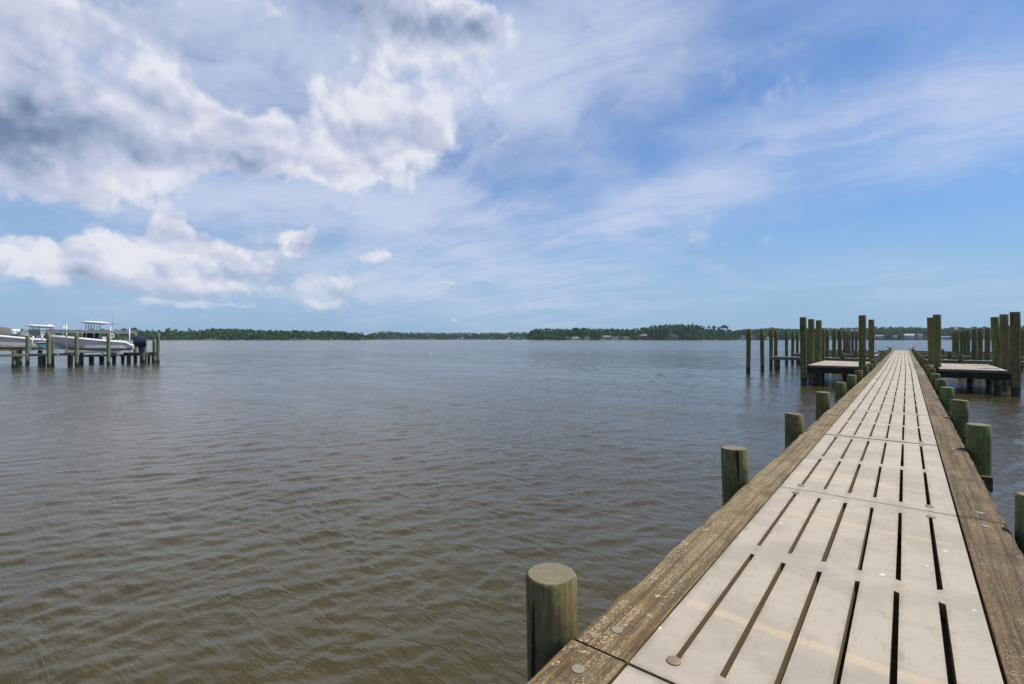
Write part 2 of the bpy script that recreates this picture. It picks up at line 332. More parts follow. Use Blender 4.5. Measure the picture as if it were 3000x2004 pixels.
# square timbers: weathered brown with lichen speckle; grain runs along Y (or X)
def timber(name, brown, dark, lichen, lich=.5, axis='y', green=0.0, rough=.9):
    m_, t, p = mat(name); oi = t.new('ShaderNodeObjectInfo').outputs['Random']
    q = t.vm('ADD', t.new('ShaderNodeNewGeometry').outputs['Position'], t.comb(t.m('MULTIPLY', oi, 31.0), t.m('MULTIPLY', oi, 17.0), 0.0))
    sc = (1,.045,1) if axis == 'y' else ((.045,1,1) if axis == 'x' else (1,1,.045))
    grain = t.noise(t.mapping(q, scale=sc), 62, 7, .66); big = t.noise(t.mapping(q, scale=tuple(.3 if v<1 else 1 for v in sc)), 6.0, 5, .6)
    c = t.mix(t.rng(big, .35, .65), dark, brown)
    c = t.mix(t.rng(grain, .42, .72, 0, .75), c, tuple(x*.38 for x in dark))
    ck = t.rng(t.noise(t.mapping(q, scale=tuple(.035 if v<1 else 1 for v in sc)), 19, 2, .4), .30, .275)
    c = t.mix(ck, c, (.008,.006,.004))
    patch = t.rng(t.noise(q, 2.6, 5, .6), .36, .58)
    nz = t.sep(t.new('ShaderNodeNewGeometry').outputs['Normal'])[2]; top = t.rng(nz, .3, .8)
    sp = t.m('MULTIPLY', t.rng(t.noise(t.mapping(q, scale=tuple(.5 if v<1 else 1 for v in sc)), 85, 4, .8), .49, .60), t.m('MULTIPLY', patch, top))
    c = t.mix(t.m('MULTIPLY', sp, lich), c, lichen)
    c = t.mix(t.m('MULTIPLY', t.rng(t.noise(q, 4.5, 6, .65), .52, .70, 0, .5), top), c, tuple(x*.6 for x in dark))
    c = t.mix(t.m('MULTIPLY', t.rng(t.noise(t.vm('ADD', q, (9.0,3.0,0.0)), 1.6, 5, .6), .52, .70, 0, .30), top), c, tuple(x*.62 for x in lichen))
    blot = t.m('MULTIPLY', t.rng(t.noise(q, 17, 6, .7), .60, .68), top)
    c = t.mix(t.m('MULTIPLY', blot, lich), c, tuple(min(1,x*1.15) for x in lichen))
    if green: c = t.mix(t.m('MULTIPLY', t.rng(t.noise(q, 1.7, 5, .62), .42, .60), green), c, (.125,.145,.045))
    g2 = t.noise(t.mapping(q, scale=tuple(.02 if v<1 else 1 for v in sc)), 26, 6, .7)
    c = t.mix(t.rng(g2, .47, .60, .0, .62), c, tuple(x*.42 for x in dark))
    c = t.mix(t.rng(t.noise(t.mapping(q, scale=tuple(.02 if v<1 else 1 for v in sc)), 90, 4, .7), .50, .66, 0, .35), c, tuple(min(1,x*1.6) for x in brown))
    t.put(p.inputs['Base Color'], c); p.inputs['Roughness'].default_value = rough
    bump(t, p, t.m('SUBTRACT', t.m('ADD', t.m('MULTIPLY', grain, -.8), t.m('MULTIPLY', sp, .2)), t.m('MULTIPLY', ck, 1.6)), .8, .006)
    return m_
ST_L = timber('weathered_timber', (.250,.165,.070), (.115,.070,.026), (.50,.43,.29), .90, green=.20)
ST_R = timber('dark_weathered_timber', (.165,.100,.043), (.075,.045,.018), (.38,.31,.20), .70, green=.12)
ST_G = timber('mossy_timber', (.20,.16,.075), (.12,.095,.045), (.46,.44,.30), .9, green=.8)
PLK = timber('grey_plank', (.27,.235,.185), (.17,.145,.11), (.42,.39,.32), .5, axis='x')
PLY = timber('grey_plank_lengthwise', (.27,.235,.185), (.17,.145,.11), (.42,.39,.32), .5, axis='y')
CAPM = timber('dark_cap_timber', (.060,.048,.030), (.030,.024,.017), (.20,.17,.12), .4, axis='x')
PLK2 = timber('brown_cap_timber', (.16,.11,.06), (.09,.06,.03), (.28,.23,.15), .4, axis='x')
FILM = timber('reddish_brown_plank', (.20,.135,.090), (.13,.085,.055), (.36,.30,.22), .4)

def slab_mat():
    m_, t, p = mat('pebbled_concrete'); tco = t.new('ShaderNodeTexCoord').outputs['Object']; oi = t.new('ShaderNodeObjectInfo').outputs['Random']
    q = t.vm('ADD', tco, t.comb(t.m('MULTIPLY', oi, 13.0), t.m('MULTIPLY', oi, 29.0), 0.0))
    fine = t.noise(q, 260, 4, .7); big = t.noise(q, 1.7, 6, .6); mid = t.noise(q, 9, 6, .62)
    base = t.mix(t.m('MULTIPLY', oi, .8), (.485,.435,.385), (.53,.485,.44))
    c = t.mix(t.rng(big, .40, .62, 0, .85), base, (.385,.35,.31))
    c = t.mix(t.rng(mid, .52, .74, 0, .5), c, (.33,.285,.235))
    c = t.mix(t.rng(t.noise(q, 45, 5, .7), .54, .72, 0, .4), c, (.30,.26,.22))
    c = t.mix(t.rng(fine, .36, .62, .35, 0), c, (.22,.19,.165))
    c = t.mix(t.rng(t.voro(q, 120), .10, .05, 0, .4), c, (.72,.69,.65))
    yy = t.sep(tco)[1]; xx = t.sep(tco)[0]; wob = t.m('MULTIPLY', t.m('SUBTRACT', t.noise(q, 2.2, 3, .5), .5), .07)
    def stripe(y0, w_, s_):
        d = t.m('ABSOLUTE', t.m('SUBTRACT', t.m('ADD', yy, wob), y0)); return t.rng(d, w_, w_*.45, 0, s_)
    st_ = t.m('MAXIMUM', stripe(.70, .050, .42), stripe(2.70, .042, .34))
    st_ = t.m('MULTIPLY', st_, t.m('MULTIPLY', t.rng(t.noise(q, 3.3, 4, .6), .30, .52, .35, 1), t.rng(xx, .30, .22)))
    c = t.mix(st_, c, (.62,.49,.32))
    dsl = t.m('ABSOLUTE', t.m('SUBTRACT', t.m('PINGPONG', t.m('ADD', xx, .94), .1), .1))
    gr = t.m('MULTIPLY', t.rng(dsl, .045, .008), t.rng(t.noise(q, 5.0, 5, .65), .38, .66, .0, .55))
    c = t.mix(gr, c, (.23,.19,.15))
    scf = t.noise(t.mapping(q, scale=(1,.16,1), rot=(0,0,.25)), 26, 4, .65)
    c = t.mix(t.m('MULTIPLY', t.rng(scf, .60, .70, 0, .5), t.rng(t.noise(q, 1.1, 3, .5), .45, .62)), c, (.25,.22,.19))
    ed = t.m('MINIMUM', t.m('ABSOLUTE', t.m('SUBTRACT', xx, -1.01)), t.m('MINIMUM', t.m('ABSOLUTE', yy), t.m('ABSOLUTE', t.m('SUBTRACT', yy, 3.502))))
    c = t.mix(t.m('MULTIPLY', t.rng(ed, .05, .0, 0, .6), t.rng(t.noise(q, 7, 4, .6), .35, .6)), c, (.22,.18,.13))
    dk = t.rng(t.voro(t.vm('ADD', q, (4.0,1.0,0.0)), 6.3), .040, .028, 0, .8)
    c = t.mix(dk, c, (.10,.06,.03))
    spot = t.m('MULTIPLY', t.rng(t.voro(t.vm('ADD', q, t.vm('SCALE', t.noise(q, 14, 3, .6, color=True), scale=.05)), 4.0), .075, .05), t.rng(t.noise(q, 60, 3, .6), .44, .52))
    c = t.mix(spot, c, (.82,.82,.80))
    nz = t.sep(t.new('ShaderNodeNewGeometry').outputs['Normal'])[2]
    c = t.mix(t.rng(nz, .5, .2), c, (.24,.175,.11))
    c = t.mix(1.0, c, (1.0,.965,.87), 'MULTIPLY')
    t.put(p.inputs['Base Color'], c); p.inputs['Roughness'].default_value = .88
    bump(t, p, t.m('MULTIPLY_ADD', mid, .5, fine), .5, .0035); return m_
SLAB = slab_mat()
WASH = simple('rusty_galvanised_washer', (.26,.19,.13), .55, .35, .35, 60, .0015)
BOLT = simple('pale_bolt_plug', (.27,.23,.17), .8, .1, .3, 50, .0015)
STEEL = simple('galvanised_steel', (.36,.36,.37), .45, .6, .2, 8)
ALU = simple('grey_aluminium_beam', (.33,.325,.33), .5, .25, .15, 2)
WHITE = simple('white_gelcoat', (.82,.81,.79), .25, 0, .03, 2, coat=.4)
LINER = simple('pale_deck_liner', (.70,.69,.66), .5, 0, .06, 6)
PVC = simple('white_plastic_pipe', (.78,.80,.84), .4, 0, .05, 4)
BOXW = simple('white_motor_box', (.70,.72,.78), .45, 0, .08, 5)
NAVY = simple('navy_canvas', (.012,.015,.035), .8, 0, .3, 6, .01)
ENG = simple('dark_blue_engine_paint', (.014,.026,.062), .35, 0, .2, 6)
BLACK = simple('black_rubber', (.02,.02,.022), .7)
BLUEH = simple('light_blue_hull', (.11,.30,.42), .45, 0, .12, 3)
CARPET = simple('bunk_board', (.34,.32,.30), .9, 0, .25, 5)
GREYR = simple('grey_roof_shingle', (.13,.125,.12), .9, 0, .25, 3)
GULLW = simple('white_feathers', (.78,.77,.75), .8, 0, .05, 30)
GULLG = simple('grey_feathers', (.30,.31,.33), .8, 0, .12, 30)
GULLB = simple('orange_beak', (.55,.24,.05), .6)
GULLD = simple('dark_wing_tip', (.03,.03,.03), .7)

# ------------------------------------------------------------------ water
def water_mat():
    m_, t, p = mat('brackish_water'); ge = t.new('ShaderNodeNewGeometry').outputs['Position']
    cd = t.new('ShaderNodeVectorMath', operation='LENGTH'); t.l.new(ge, cd.inputs[0]); D = cd.outputs['Value']
    big = t.noise(t.mapping(ge, rot=(0,0,-YAW), scale=(.5,1,1)), .05, 4, .55)
    mur = t.noise(ge, .22, 4, .55)
    c = t.mix(mur, (.052,.041,.013), (.073,.057,.021))
    t.put(p.inputs['Base Color'], c)
    p.inputs['IOR'].default_value = 1.42; p.inputs['Specular IOR Level'].default_value = .5
    t.put(p.inputs['Roughness'], t.rng(D, 5, 200, .06, .16))
    e1 = t.mapping(ge, rot=(0,0,-YAW-.34), scale=(.40,1,1)); e2 = t.mapping(ge, rot=(0,0,-YAW+.15), scale=(.5,1,1))
    def ridge(v, k): return t.m('SUBTRACT', 1.0, t.m('ABSOLUTE', t.m('MULTIPLY_ADD', v, 2.0, -1.0)))
    n1 = ridge(t.noise(e1, 2.9, 3, .55, .5), 1); n2 = ridge(t.noise(e2, 6.5, 4, .65, .4), 1); n5 = t.noise(e1, 1.7, 4, .65, .5); n3 = t.noise(e1, .8, 5, .62, .3); n4 = t.noise(ge, 19, 4, .65)
    h = t.m('ADD', t.m('MULTIPLY', n1, .042), t.m('MULTIPLY_ADD', n2, .022, t.m('MULTIPLY', n4, .005)))
    h = t.m('ADD', h, t.m('MULTIPLY', t.rng(D, 12, 60), t.m('MULTIPLY', n5, .05)))
    n6 = t.noise(t.mapping(ge, rot=(0,0,-YAW+.12), scale=(.30,1,1)), .30, 4, .6, .3); n7 = t.noise(t.mapping(ge, rot=(0,0,-YAW-.1), scale=(.3,1,1)), .085, 4, .6)
    h = t.m('ADD', h, t.m('MULTIPLY', t.rng(D, 20, 130), t.m('MULTIPLY', n3, .30)))
    h = t.m('ADD', h, t.m('MULTIPLY', t.rng(D, 14, 60), t.m('MULTIPLY', n6, .75)))
    h = t.m('ADD', h, t.m('MULTIPLY', t.rng(D, 50, 250), t.m('MULTIPLY', n7, 2.2)))
    b = t.new('ShaderNodeBump'); b.inputs['Distance'].default_value = 1.0
    md = t.noise(t.mapping(ge, rot=(0,0,-YAW), scale=(.35,1,1)), .32, 3, .6)
    t.put(b.inputs['Strength'], t.rng(t.m('MULTIPLY_ADD', big, .5, t.m('MULTIPLY', md, .5)), .38, .62, .38, .88)); t.put(b.inputs['Height'], h)
    t.l.new(b.outputs[0], p.inputs['Normal']); return m_
WATER = water_mat()
def make_water():
    na = 1150; half = R(62)
    th_in = np.linspace(-half, half, na); th_out = np.linspace(half, 2*math.pi-half, 70)[1:-1]
    th = np.concatenate([th_in, th_out])
    r = [0.7]
    while r[-1] < 3000:
        x = r[-1]; r.append(x*(1.0050 if x < 80 else (1.012 if x < 250 else 1.06)))
    r = np.array(r); nr, nt = len(r), len(th)
    az = th - YAW                                  # angle from +Y towards +X
    Rg, Ag = np.meshgrid(r, az, indexing='ij')
    X = Rg*np.sin(Ag); Y = Rg*np.cos(Ag); Z = np.zeros_like(X); DX = np.zeros_like(X); DY = np.zeros_like(X)
    step = np.maximum(Rg*0.0052, Rg*(2*half/na)); step = np.where(Rg > 80, Rg*.012, step)
    g = np.random.default_rng(5)
    for i in range(72):
        lam = 0.13*(12.0**(i/71.0)); k = 2*math.pi/lam
        ang = -YAW + g.normal(0, .62) + (math.pi if g.random() < .18 else 0) - .32
        kx, ky = k*math.sin(ang), k*math.cos(ang); ph = g.uniform(0, 2*math.pi)
        slope = .030*(.6+.8*g.random())*(1.0 if lam < .35 else (.35/lam)**.75)
        a = slope/k
        fade = np.clip((lam/step-2.6)/2.6, 0, 1)
        arg = kx*X+ky*Y+ph+.6*np.sin(.31*X+.17*Y+i)
        # slow groups so the ripples come and go
        grp = .65+.5*np.sin(kx*.11*Y-ky*.09*X+i*2.1)
        Z += a*fade*grp*np.cos(arg)
        DX -= .7*a*fade*grp*math.sin(ang)*np.sin(arg); DY -= .7*a*fade*grp*math.cos(ang)*np.sin(arg)
    inner = (np.abs((np.arange(nt) < na).astype(float))[None, :])
    edge = np.clip((half-np.abs(np.where(np.arange(nt) < na, th, 9.)))/R(3), 0, 1)[None, :]*inner
    X += DX*edge; Y += DY*edge; Z *= edge
    co = np.stack([X, Y, Z], -1).reshape(-1, 3)
    co = np.vstack([co, [[0, 0, 0]]])
    i0 = np.arange(nr-1)[:, None]*nt; j = np.arange(nt)[None, :]; j2 = (j+1) % nt
    q = np.stack([i0+j, i0+nt+j, i0+nt+j2, i0+j2], -1).reshape(-1, 4)
    tri = np.stack([np.full(nt, nr*nt), np.arange(nt), (np.arange(nt)+1) % nt], -1)
    me = bpy.data.meshes.new('water'); nv = len(co); nq = len(q); ntr = len(tri)
    me.vertices.add(nv); me.vertices.foreach_set('co', co.astype(np.float32).ravel())
    me.loops.add(nq*4+ntr*3); me.loops.foreach_set('vertex_index', np.concatenate([q.ravel(), tri.ravel()]).astype(np.int32))
    me.polygons.add(nq+ntr)
    me.polygons.foreach_set('loop_start', np.concatenate([np.arange(nq)*4, nq*4+np.arange(ntr)*3]).astype(np.int32))
    me.polygons.foreach_set('use_smooth', np.ones(nq+ntr, bool))
    me.update(calc_edges=True); me.validate()
    me.materials.append(WATER)
    if me.polygons[10].normal.z < 0: me.flip_normals()
    tag(link('water', me), kind='structure')
make_water()

# ------------------------------------------------------------------ pile prototypes
DECK = 1.16
def pile_mesh(rad, above, name='pile', taper=.12, seed=0, mats=None, below=1.8, chamfer=.012):
    g = random.Random(seed); b = MB(); n = 28
    zs = [-below, 0, .5]+[above*(.55+.1*i) for i in range(4)]+[above-chamfer, above]
    zs = sorted(z for z in zs)
    ox, oy = g.uniform(-.02, .02), g.uniform(-.02, .02)
    ph = [g.uniform(0, 6.28) for _ in range(4)]
    rings = []
    for z in zs:
        f = (z+below)/(above+below); rr = rad*(1-taper*(1-f))
        if z == above: rr -= chamfer
        ring = []
        for k in range(n):
            a = 2*math.pi*k/n
            q = rr*(1+.018*math.sin(2*a+ph[0]+z*.3)+.012*math.sin(3*a+ph[1])+.008*math.sin(5*a+ph[2]+z*.8))
            ring.append((q*math.cos(a)+ox*(1-f)*2, q*math.sin(a)+oy*(1-f)*2, z))
        rings.append(ring)
    v = [p for r in rings for p in r]
    b.add(v, [(i*n+k, i*n+(k+1)%n, (i+1)*n+(k+1)%n, (i+1)*n+k) for i in range(len(zs)-1) for k in range(n)], 0, True)
    o = len(b.v)-n
    tilt = g.uniform(-.006, .006)
    b.add([(p[0], p[1], p[2]+tilt*p[0]/rad) for p in rings[-1]], [tuple(range(n))], 1)
    return b.mesh(name, mats or [PILE, CUT])
def rot_rand(seed): return random.Random(seed).uniform(0, 6.28)

# ------------------------------------------------------------------ the pier
XL, XR, SL0, SLL = -1.0101, 0.3345, 2.1074, 3.502       # slab edges, first joint, slab length
SX = [-.84, -.64, -.44, -.24, -.045, .155]
def slab_mesh(name, xl, xr, sxs, length, rows, th=.085, sw=.027, gap=.006, seed=0):
    xs = [xl+gap]
    for s_ in sxs: xs += [s_-sw/2, s_+sw/2]
    xs.append(xr-gap)
    ys = [gap]
    for a, b_ in rows: ys += [a, b_]
    ys.append(length-gap)
    nx, ny = len(xs)-1, len(ys)-1
    solid = lambda i, j: 0 <= i < nx and 0 <= j < ny and not (i % 2 == 1 and j % 2 == 1)
    b = MB(); g = random.Random(seed); vid = {}
    jx = {(i, j): (g.uniform(-.003, .003), g.uniform(-.014, .014)) for i in range(nx+1) for j in range(ny+1)}
    def V(i, j, z):
        k = (i, j, z)
        if k not in vid:
            vid[k] = len(b.v); dx, dy = jx[(i, j)] if 0 < i < nx and 0 < j < ny else (0, 0)
            b.v.append((xs[i]+dx, ys[j]+dy, 0 if z else -th))
        return vid[k]
    def Fc(ix): b.f.append(tuple(ix)); b.mi.append(0); b.sm.append(False)
    for i in range(nx):
        for j in range(ny):
            if not solid(i, j): continue
            Fc([V(i,j,1), V(i+1,j,1), V(i+1,j+1,1), V(i,j+1,1)]); Fc([V(i,j,0), V(i,j+1,0), V(i+1,j+1,0), V(i+1,j,0)])
            if not solid(i-1, j): Fc([V(i,j,0), V(i,j,1), V(i,j+1,1), V(i,j+1,0)])
            if not solid(i+1, j): Fc([V(i+1,j,0), V(i+1,j+1,0), V(i+1,j+1,1), V(i+1,j,1)])
            if not solid(i, j-1): Fc([V(i,j,0), V(i+1,j,0), V(i+1,j,1), V(i,j,1)])
            if not solid(i, j+1): Fc([V(i,j+1,0), V(i,j+1,1), V(i+1,j+1,1), V(i+1,j+1,0)])
    return b.mesh(name, SLAB)
def disc(b, x, y, z, r, h=.005, n=18, dome=.35):
    g = random.Random(int(x*1000+y*77))
    rings = [(r, z), (r, z+h), (r*.72, z+h*(1+dome))]
    v = []
    for rr, zz in rings: v += [(x+rr*(1+g.uniform(-.02,.02))*math.cos(2*math.pi*k/n), y+rr*math.sin(2*math.pi*k/n), zz) for k in range(n)]
    b.add(v, [(i*n+k, i*n+(k+1)%n, (i+1)*n+(k+1)%n, (i+1)*n+k) for i in range(2) for k in range(n)]+[tuple(2*n+k for k in range(n))], 0, False)
def bend(Y): return -0.22*max(0, (Y-31)/50)**1.0 if Y > 31 else 0.0   # the pier kinks slightly to the left beyond the platforms
pier = empty('pier', (0,0,0), label='long straight pier with slotted pale concrete deck between brown timber edge beams', cat='pier')
rows = [(.175, 1.60), (1.785, 3.31)]
slab_v = [slab_mesh('deck_slab', XL, XR, SX, SLL, rows, seed=s_) for s_ in range(3)]
NS = 22
for k in range(-2, NS+1):
    y0 = SL0+SLL*k
    g = random.Random(k+50)
    s_ = link('deck_slab', slab_v[k % 3], pier, (bend(y0+1.7), y0, DECK+g.uniform(-.004,.004)))
    s_.rotation_euler = (g.uniform(-.0012,.0012), g.uniform(-.0012,.0012), 0 if y0 < 30 else .0044)
    if k < 12:
        for (x, y) in ((SX[0]-.005, .155), (SX[0]-.005, 3.36), (SX[-1]+.005, .165), (SX[-1]+.005, 3.35)):
            b = MB(); disc(b, x, y+g.uniform(-.02,.02), .0005, .033 if k < 5 else .03); b.build('washer', WASH, s_)
def timber_mesh(name, w_, h_, L, mats, seed, ero=.012, seg=.16, outer=-1, axis='y'):
    """a big sawn timber lying along Y, outer top edge worn"""
    g = random.Random(seed); n = max(3, int(L/seg)); b = MB(); rings = []
    for i in range(n+1):
        y = L*i/n; e1 = g.uniform(.010, ero*3.2); e2 = g.uniform(.002, .006); wv = g.uniform(-ero*.4, ero*.4)
        if outer < 0: pr = [(0+wv, 0), (0+wv, h_-e1*1.1), (e1+wv, h_), (w_-e2, h_), (w_, h_-e2), (w_, 0)]
        else: pr = [(0, 0), (0, h_-e2), (e2, h_), (w_-e1+wv, h_), (w_+wv, h_-e1*1.1), (w_+wv, 0)]
        if i in (0, n): pr = [(x, z-(.004 if z > h_*.9 else 0)) for x, z in pr]
        rings.append([(x, y, z-h_) for x, z in pr])
    v = [p for r in rings for p in r]
    b.add(v, [(i*6+k, i*6+(k+1)%6, (i+1)*6+(k+1)%6, (i+1)*6+k) for i in range(n) for k in range(6)]+[tuple(range(6)), tuple(n*6+k for k in range(6))])
    return b.mesh(name, mats)
SW = .30
for side in (-1, 1):
    k = -2 if side < 0 else -1
    while SL0+SLL*k < SL0+SLL*(NS+1)-.1:
        y0 = SL0+SLL*k; y1 = min(y0+2*SLL, SL0+SLL*(NS+1)); L = y1-y0-.014
        m_ = (ST_L if side < 0 else ST_R) if y0 < 21 else ST_G
        me = timber_mesh('edge_beam', SW-.006, .30, L, m_, k*3+side, outer=side)
        x0 = (XL-SW+.001) if side < 0 else XR+.008
        o = link('edge_beam', me, pier, (x0+bend((y0+y1)/2), y0+.007, DECK+.004))
        if y0 > 30: o.rotation_euler = (0,0,.0044)
        if y0 < 26:
            for yy in (.19, L/2-.16, L/2+.18, L-.18):
                b = MB(); disc(b, SW*.5+(.0), yy, .0008, .030, .003, dome=.1); b.build('bolt_head', BOLT, o)
        k += 2
# pile bents: round piles outside the edge beams, paired cap timbers beneath
pv = [pile_mesh(.132, DECK+.30, 'pile', seed=s_) for s_ in range(5)]
for k in range(-1, NS+2):
    y = SL0+SLL*k
    for side, x in ((-1, XL-SW-.133), (1, XR+SW+.150)):
        g = random.Random(k*7+side)
        if 33.5 < y < 39 and side > 0 and False: continue
        zo = -.025 if (k == 0 and side < 0) else g.uniform(-.045,.045)
        o = link('pile', pv[(k*2+(side > 0)) % 5], pier, (x+bend(y)+g.uniform(-.012,.012), y+g.uniform(-.05,.05), zo))
        o.rotation_euler = (g.uniform(-.012,.012), g.uniform(-.012,.012), rot_rand(k*3+side))
    for s2 in (-1, 1):
        b = MB(); yc = y+s2*.165
        b.box(XL-SW+.02, XR+SW+.24, yc-.035, yc+.035, DECK-.50, DECK-.306, ch=.006)
        c = b.build('cap_beam', PLK2 if k < 8 else CAPM, pier, (bend(y),0,0))
        if k < 6:
            bb = MB(); bb.tube([(XR+SW+.15, yc+s2*.036, DECK-.42), (XR+SW+.15, yc+s2*.055, DECK-.42)], .026, 10); bb.build('bolt_head', WASH, c)
for x in (-.85, -.34, .17):                                        # joists under the slabs
    b = MB(); b.box(x-.035, x+.035, -3, SL0+SLL*(NS+1)-.05, DECK-.30, DECK-.092); b.build('joist', CAPM, pier)
tip = MB(); tip.box(XL-.3, XR+.3, 0, .1, -.3, 0, ch=.008); tip.build('end_beam', ST_G, pier, (bend(82), SL0+SLL*(NS+1)+.01, DECK))

# ------------------------------------------------------------------ wide platforms beside the pier
def platform(x0, x1, y0, y1, label, side):
    t = empty('platform', ((x0+x1)/2, y0, 0), label=label, cat='dock platform', group='slotted platforms on both sides of the pier')
    W_ = x1-x0; h = W_/2
    L = (y1-y0)/2
    nsl = 10; sxs = [-h+.16+(W_-.32)*(i+.5)/nsl*1.0 for i in range(nsl)]
    half = len(sxs)//2
    for half_i in range(2):
        xa, xb = (-h, 0.0) if half_i == 0 else (0.0, h)
        ss = [v for v in sxs if xa+.05 < v < xb-.05]
        for j in range(2):
            me = slab_mesh('deck_slab', xa, xb, ss, L, [(.16, L/2-.08), (L/2+.08, L-.16)], th=.09, seed=j+3*half_i)
            link('deck_slab', me, t, (0, j*L, DECK+random.uniform(-.003,.003)))
    b = MB(); b.box(-h-.02, h+.02, -.072, -.004, DECK-.125, DECK-.012, ch=.004); b.build('fascia_board', PLK, t)
    b = MB(); b.box(-h-.02, h+.02, y1-y0+.004, y1-y0+.07, DECK-.125, DECK-.012, ch=.004); b.build('fascia_board', PLK, t)
    for yy in (-.01, L, 2*L-.1):
        b = MB(); b.box(-h-.10, h+.10, yy, yy+.12, DECK-.44, DECK-.13, ch=.008); b.build('cross_beam', CAPM, t)
    for xx in (-h+.08, 0, h-.08):
        b = MB(); b.box(xx-.05, xx+.05, .13, y1-y0-.12, DECK-.34, DECK-.1); b.build('joist', CAPM, t)
    sp = pile_mesh(.14, DECK-.14, 'support_pile', seed=9)
    for (xx, yy) in ((-side*h*.0+0.2, L+.3), (side*(h-.25), L+.35), (side*(h-.30), .28)):
        o = link('support_pile', sp, t, (xx, yy, 0)); o.scale = (1,1,.72)
    return t
PLt = platform(-4.45, -1.93, 32.65, 40.0, 'pale slotted platform joined to the left side of the pier', -1)
PRt = platform(1.28, 3.72, 32.75, 40.0, 'pale slotted platform joined to the right side of the pier', 1)
for x0, x1, lb in ((-1.925, -1.36, 'brown plank bridge between the pier and the left platform'), (.70, 1.275, 'brown plank bridge between the pier and the right platform')):
    t = empty('plank_bridge', ((x0+x1)/2, 34.2, 0), label=lb, cat='plank bridge', group='brown plank bridges to the platforms')
    h = (x1-x0)/2
    for i in range(2):
        b = MB(); b.box(-h+i*h+.004, -h+(i+1)*h-.004, 0, 5.6, DECK-.055, DECK+.004, ch=.004); b.build('plank', FILM, t)
    b = MB(); b.box(-h, h, .02, .10, DECK-.3, DECK-.06); b.box(-h, h, 5.4, 5.5, DECK-.3, DECK-.06); b.build('bearer', CAPM, t)

# ------------------------------------------------------------------ narrow finger walkways farther out
def finger(x0, x1, y, wd, label, side, stub):
    xc = (x0+x1)/2
    t = empty('finger_walkway', (xc, y, 0), label=label, cat='dock walkway', group='narrow finger walkways beyond the platforms')
    h = abs(x1-x0)/2; n = 3
    for i in range(n):                                             # top boards run along the finger
        b = MB(); b.box(-h, h, i*wd/n+.004, (i+1)*wd/n-.004, DECK-.04, DECK, ch=.004); b.build('plank', PLK, t)
    for yy in (-.05, wd):
        b = MB(); b.box(-h, h, yy, yy+.05, DECK-.26, DECK-.006, ch=.004); b.build('side_beam', PLK if yy < 0 else CAPM, t)
    sp = pile_mesh(.12, DECK-.27, 'support_pile', seed=4); n2 = 3
    for i in range(n2):
        xx = -h+.5+(2*h-1)*i/(n2-1)
        for yy in (-.02, wd+.02): link('support_pile', sp, t, (xx, yy+.12*(1 if yy < 0 else -1), 0))
        b = MB(); b.box(xx-.06, xx+.06, -.15, wd+.15, DECK-.42, DECK-.265); b.build('cap_beam', CAPM, t)
    sm_ = pile_mesh(.15, DECK+.40, 'guard_pile', seed=6)
    link('guard_pile', sm_, t, (stub-xc, -.22, 0))
for i, (y, ex) in enumerate(((46.0, -9.0), (57.2, -9.1), (68.3, -9.2), (79.0, -9.2))):
    nm = ['nearest', 'second', 'third', 'farthest'][i]
    finger(ex, -1.62+bend(y), y, .8, f'{nm} of the narrow grey finger walkways on the left side of the pier', -1, -3.9+.1*i)
    finger(.95+bend(y), 8.4, y+.4, .8, f'{nm} of the narrow grey finger walkways on the right side of the pier', 1, 2.9)
# lone mooring posts
tall = [pile_mesh(.175, 3.90, 'mooring_pile', taper=.16, seed=20+i) for i in range(4)]
low_ = [pile_mesh(.158, 3.41, 'mooring_pile', taper=.14, seed=30+i) for i in range(4)]
def mp(x, y, label, grp, kind, i, sc=1.0, dz=0.0, tilt=(0,0)):
    me = (tall if kind == 't' else low_)[i % 4]
    o = link('mooring_pile', me, None, (x, y, dz)); o.rotation_euler = (R(tilt[0]), R(tilt[1]), rot_rand(i*5+int(x*10)))
    o.scale = (sc, sc, 1); return tag(o, label, 'wooden pile', grp)
g1 = 'tall piles at the corners of the platforms'
mp(-4.63, 32.34, 'tall green pile at the near outer corner of the left platform', g1, 't', 0, .98)
mp(-4.60, 35.2, 'tall green pile halfway along the outer edge of the left platform', g1, 't', 1, .98, -.02)
mp(-4.55, 38.1, 'tall green pile at the far outer corner of the left platform', g1, 't', 2, .97, -.01)
mp(-1.86, 32.45, 'tall grey pile with a dark stain at the near inner corner of the left platform', g1, 't', 3, .98, .03, (0, -1.2))
mp(-1.84, 40.4, 'tall green pile at the far inner corner of the left platform', g1, 't', 0, .97, .04)
mp(1.24, 34.3, 'tall green pile at the near inner corner of the right platform', g1, 't', 1, 1.0, .04)
mp(1.12, 37.6, 'tall brown pile close behind the inner corner pile of the right platform', g1, 't', 2, .95, .0, (0, -1.5))
mp(3.92, 32.5, 'tall green pile at the near outer corner of the right platform, the rightmost tall one', g1, 't', 3, 1.02, .01)
mp(3.87, 35.35, 'tall mossy pile halfway along the outer edge of the right platform', g1, 't', 0, 1.0, .01)
mp(3.95, 39.0, 'tall olive pile at the far outer corner of the right platform', g1, 't', 2, 1.0, .0, (0, -1.0))
for o_, zz in ((bpy.data.objects['mooring_pile'], (1.02, .86)), (bpy.data.objects['mooring_pile.007'], (1.0, .90))):
    for z_ in zz:
        d_ = Vector((-o_.location.x, -o_.location.y, 0)).normalized(); b = MB(); b.ell((0,0,0), (.035,.035,.035), 10, 6)
        h_ = b.build('bolt_head', STEEL); h_.parent = o_; h_.matrix_parent_inverse = Matrix.Identity(4)
        h_.location = Matrix.Rotation(-o_.rotation_euler.z, 3, 'Z')@(d_*.160)+Vector((0,0,z_))
g2 = 'low mooring piles in the outer row left of the pier'
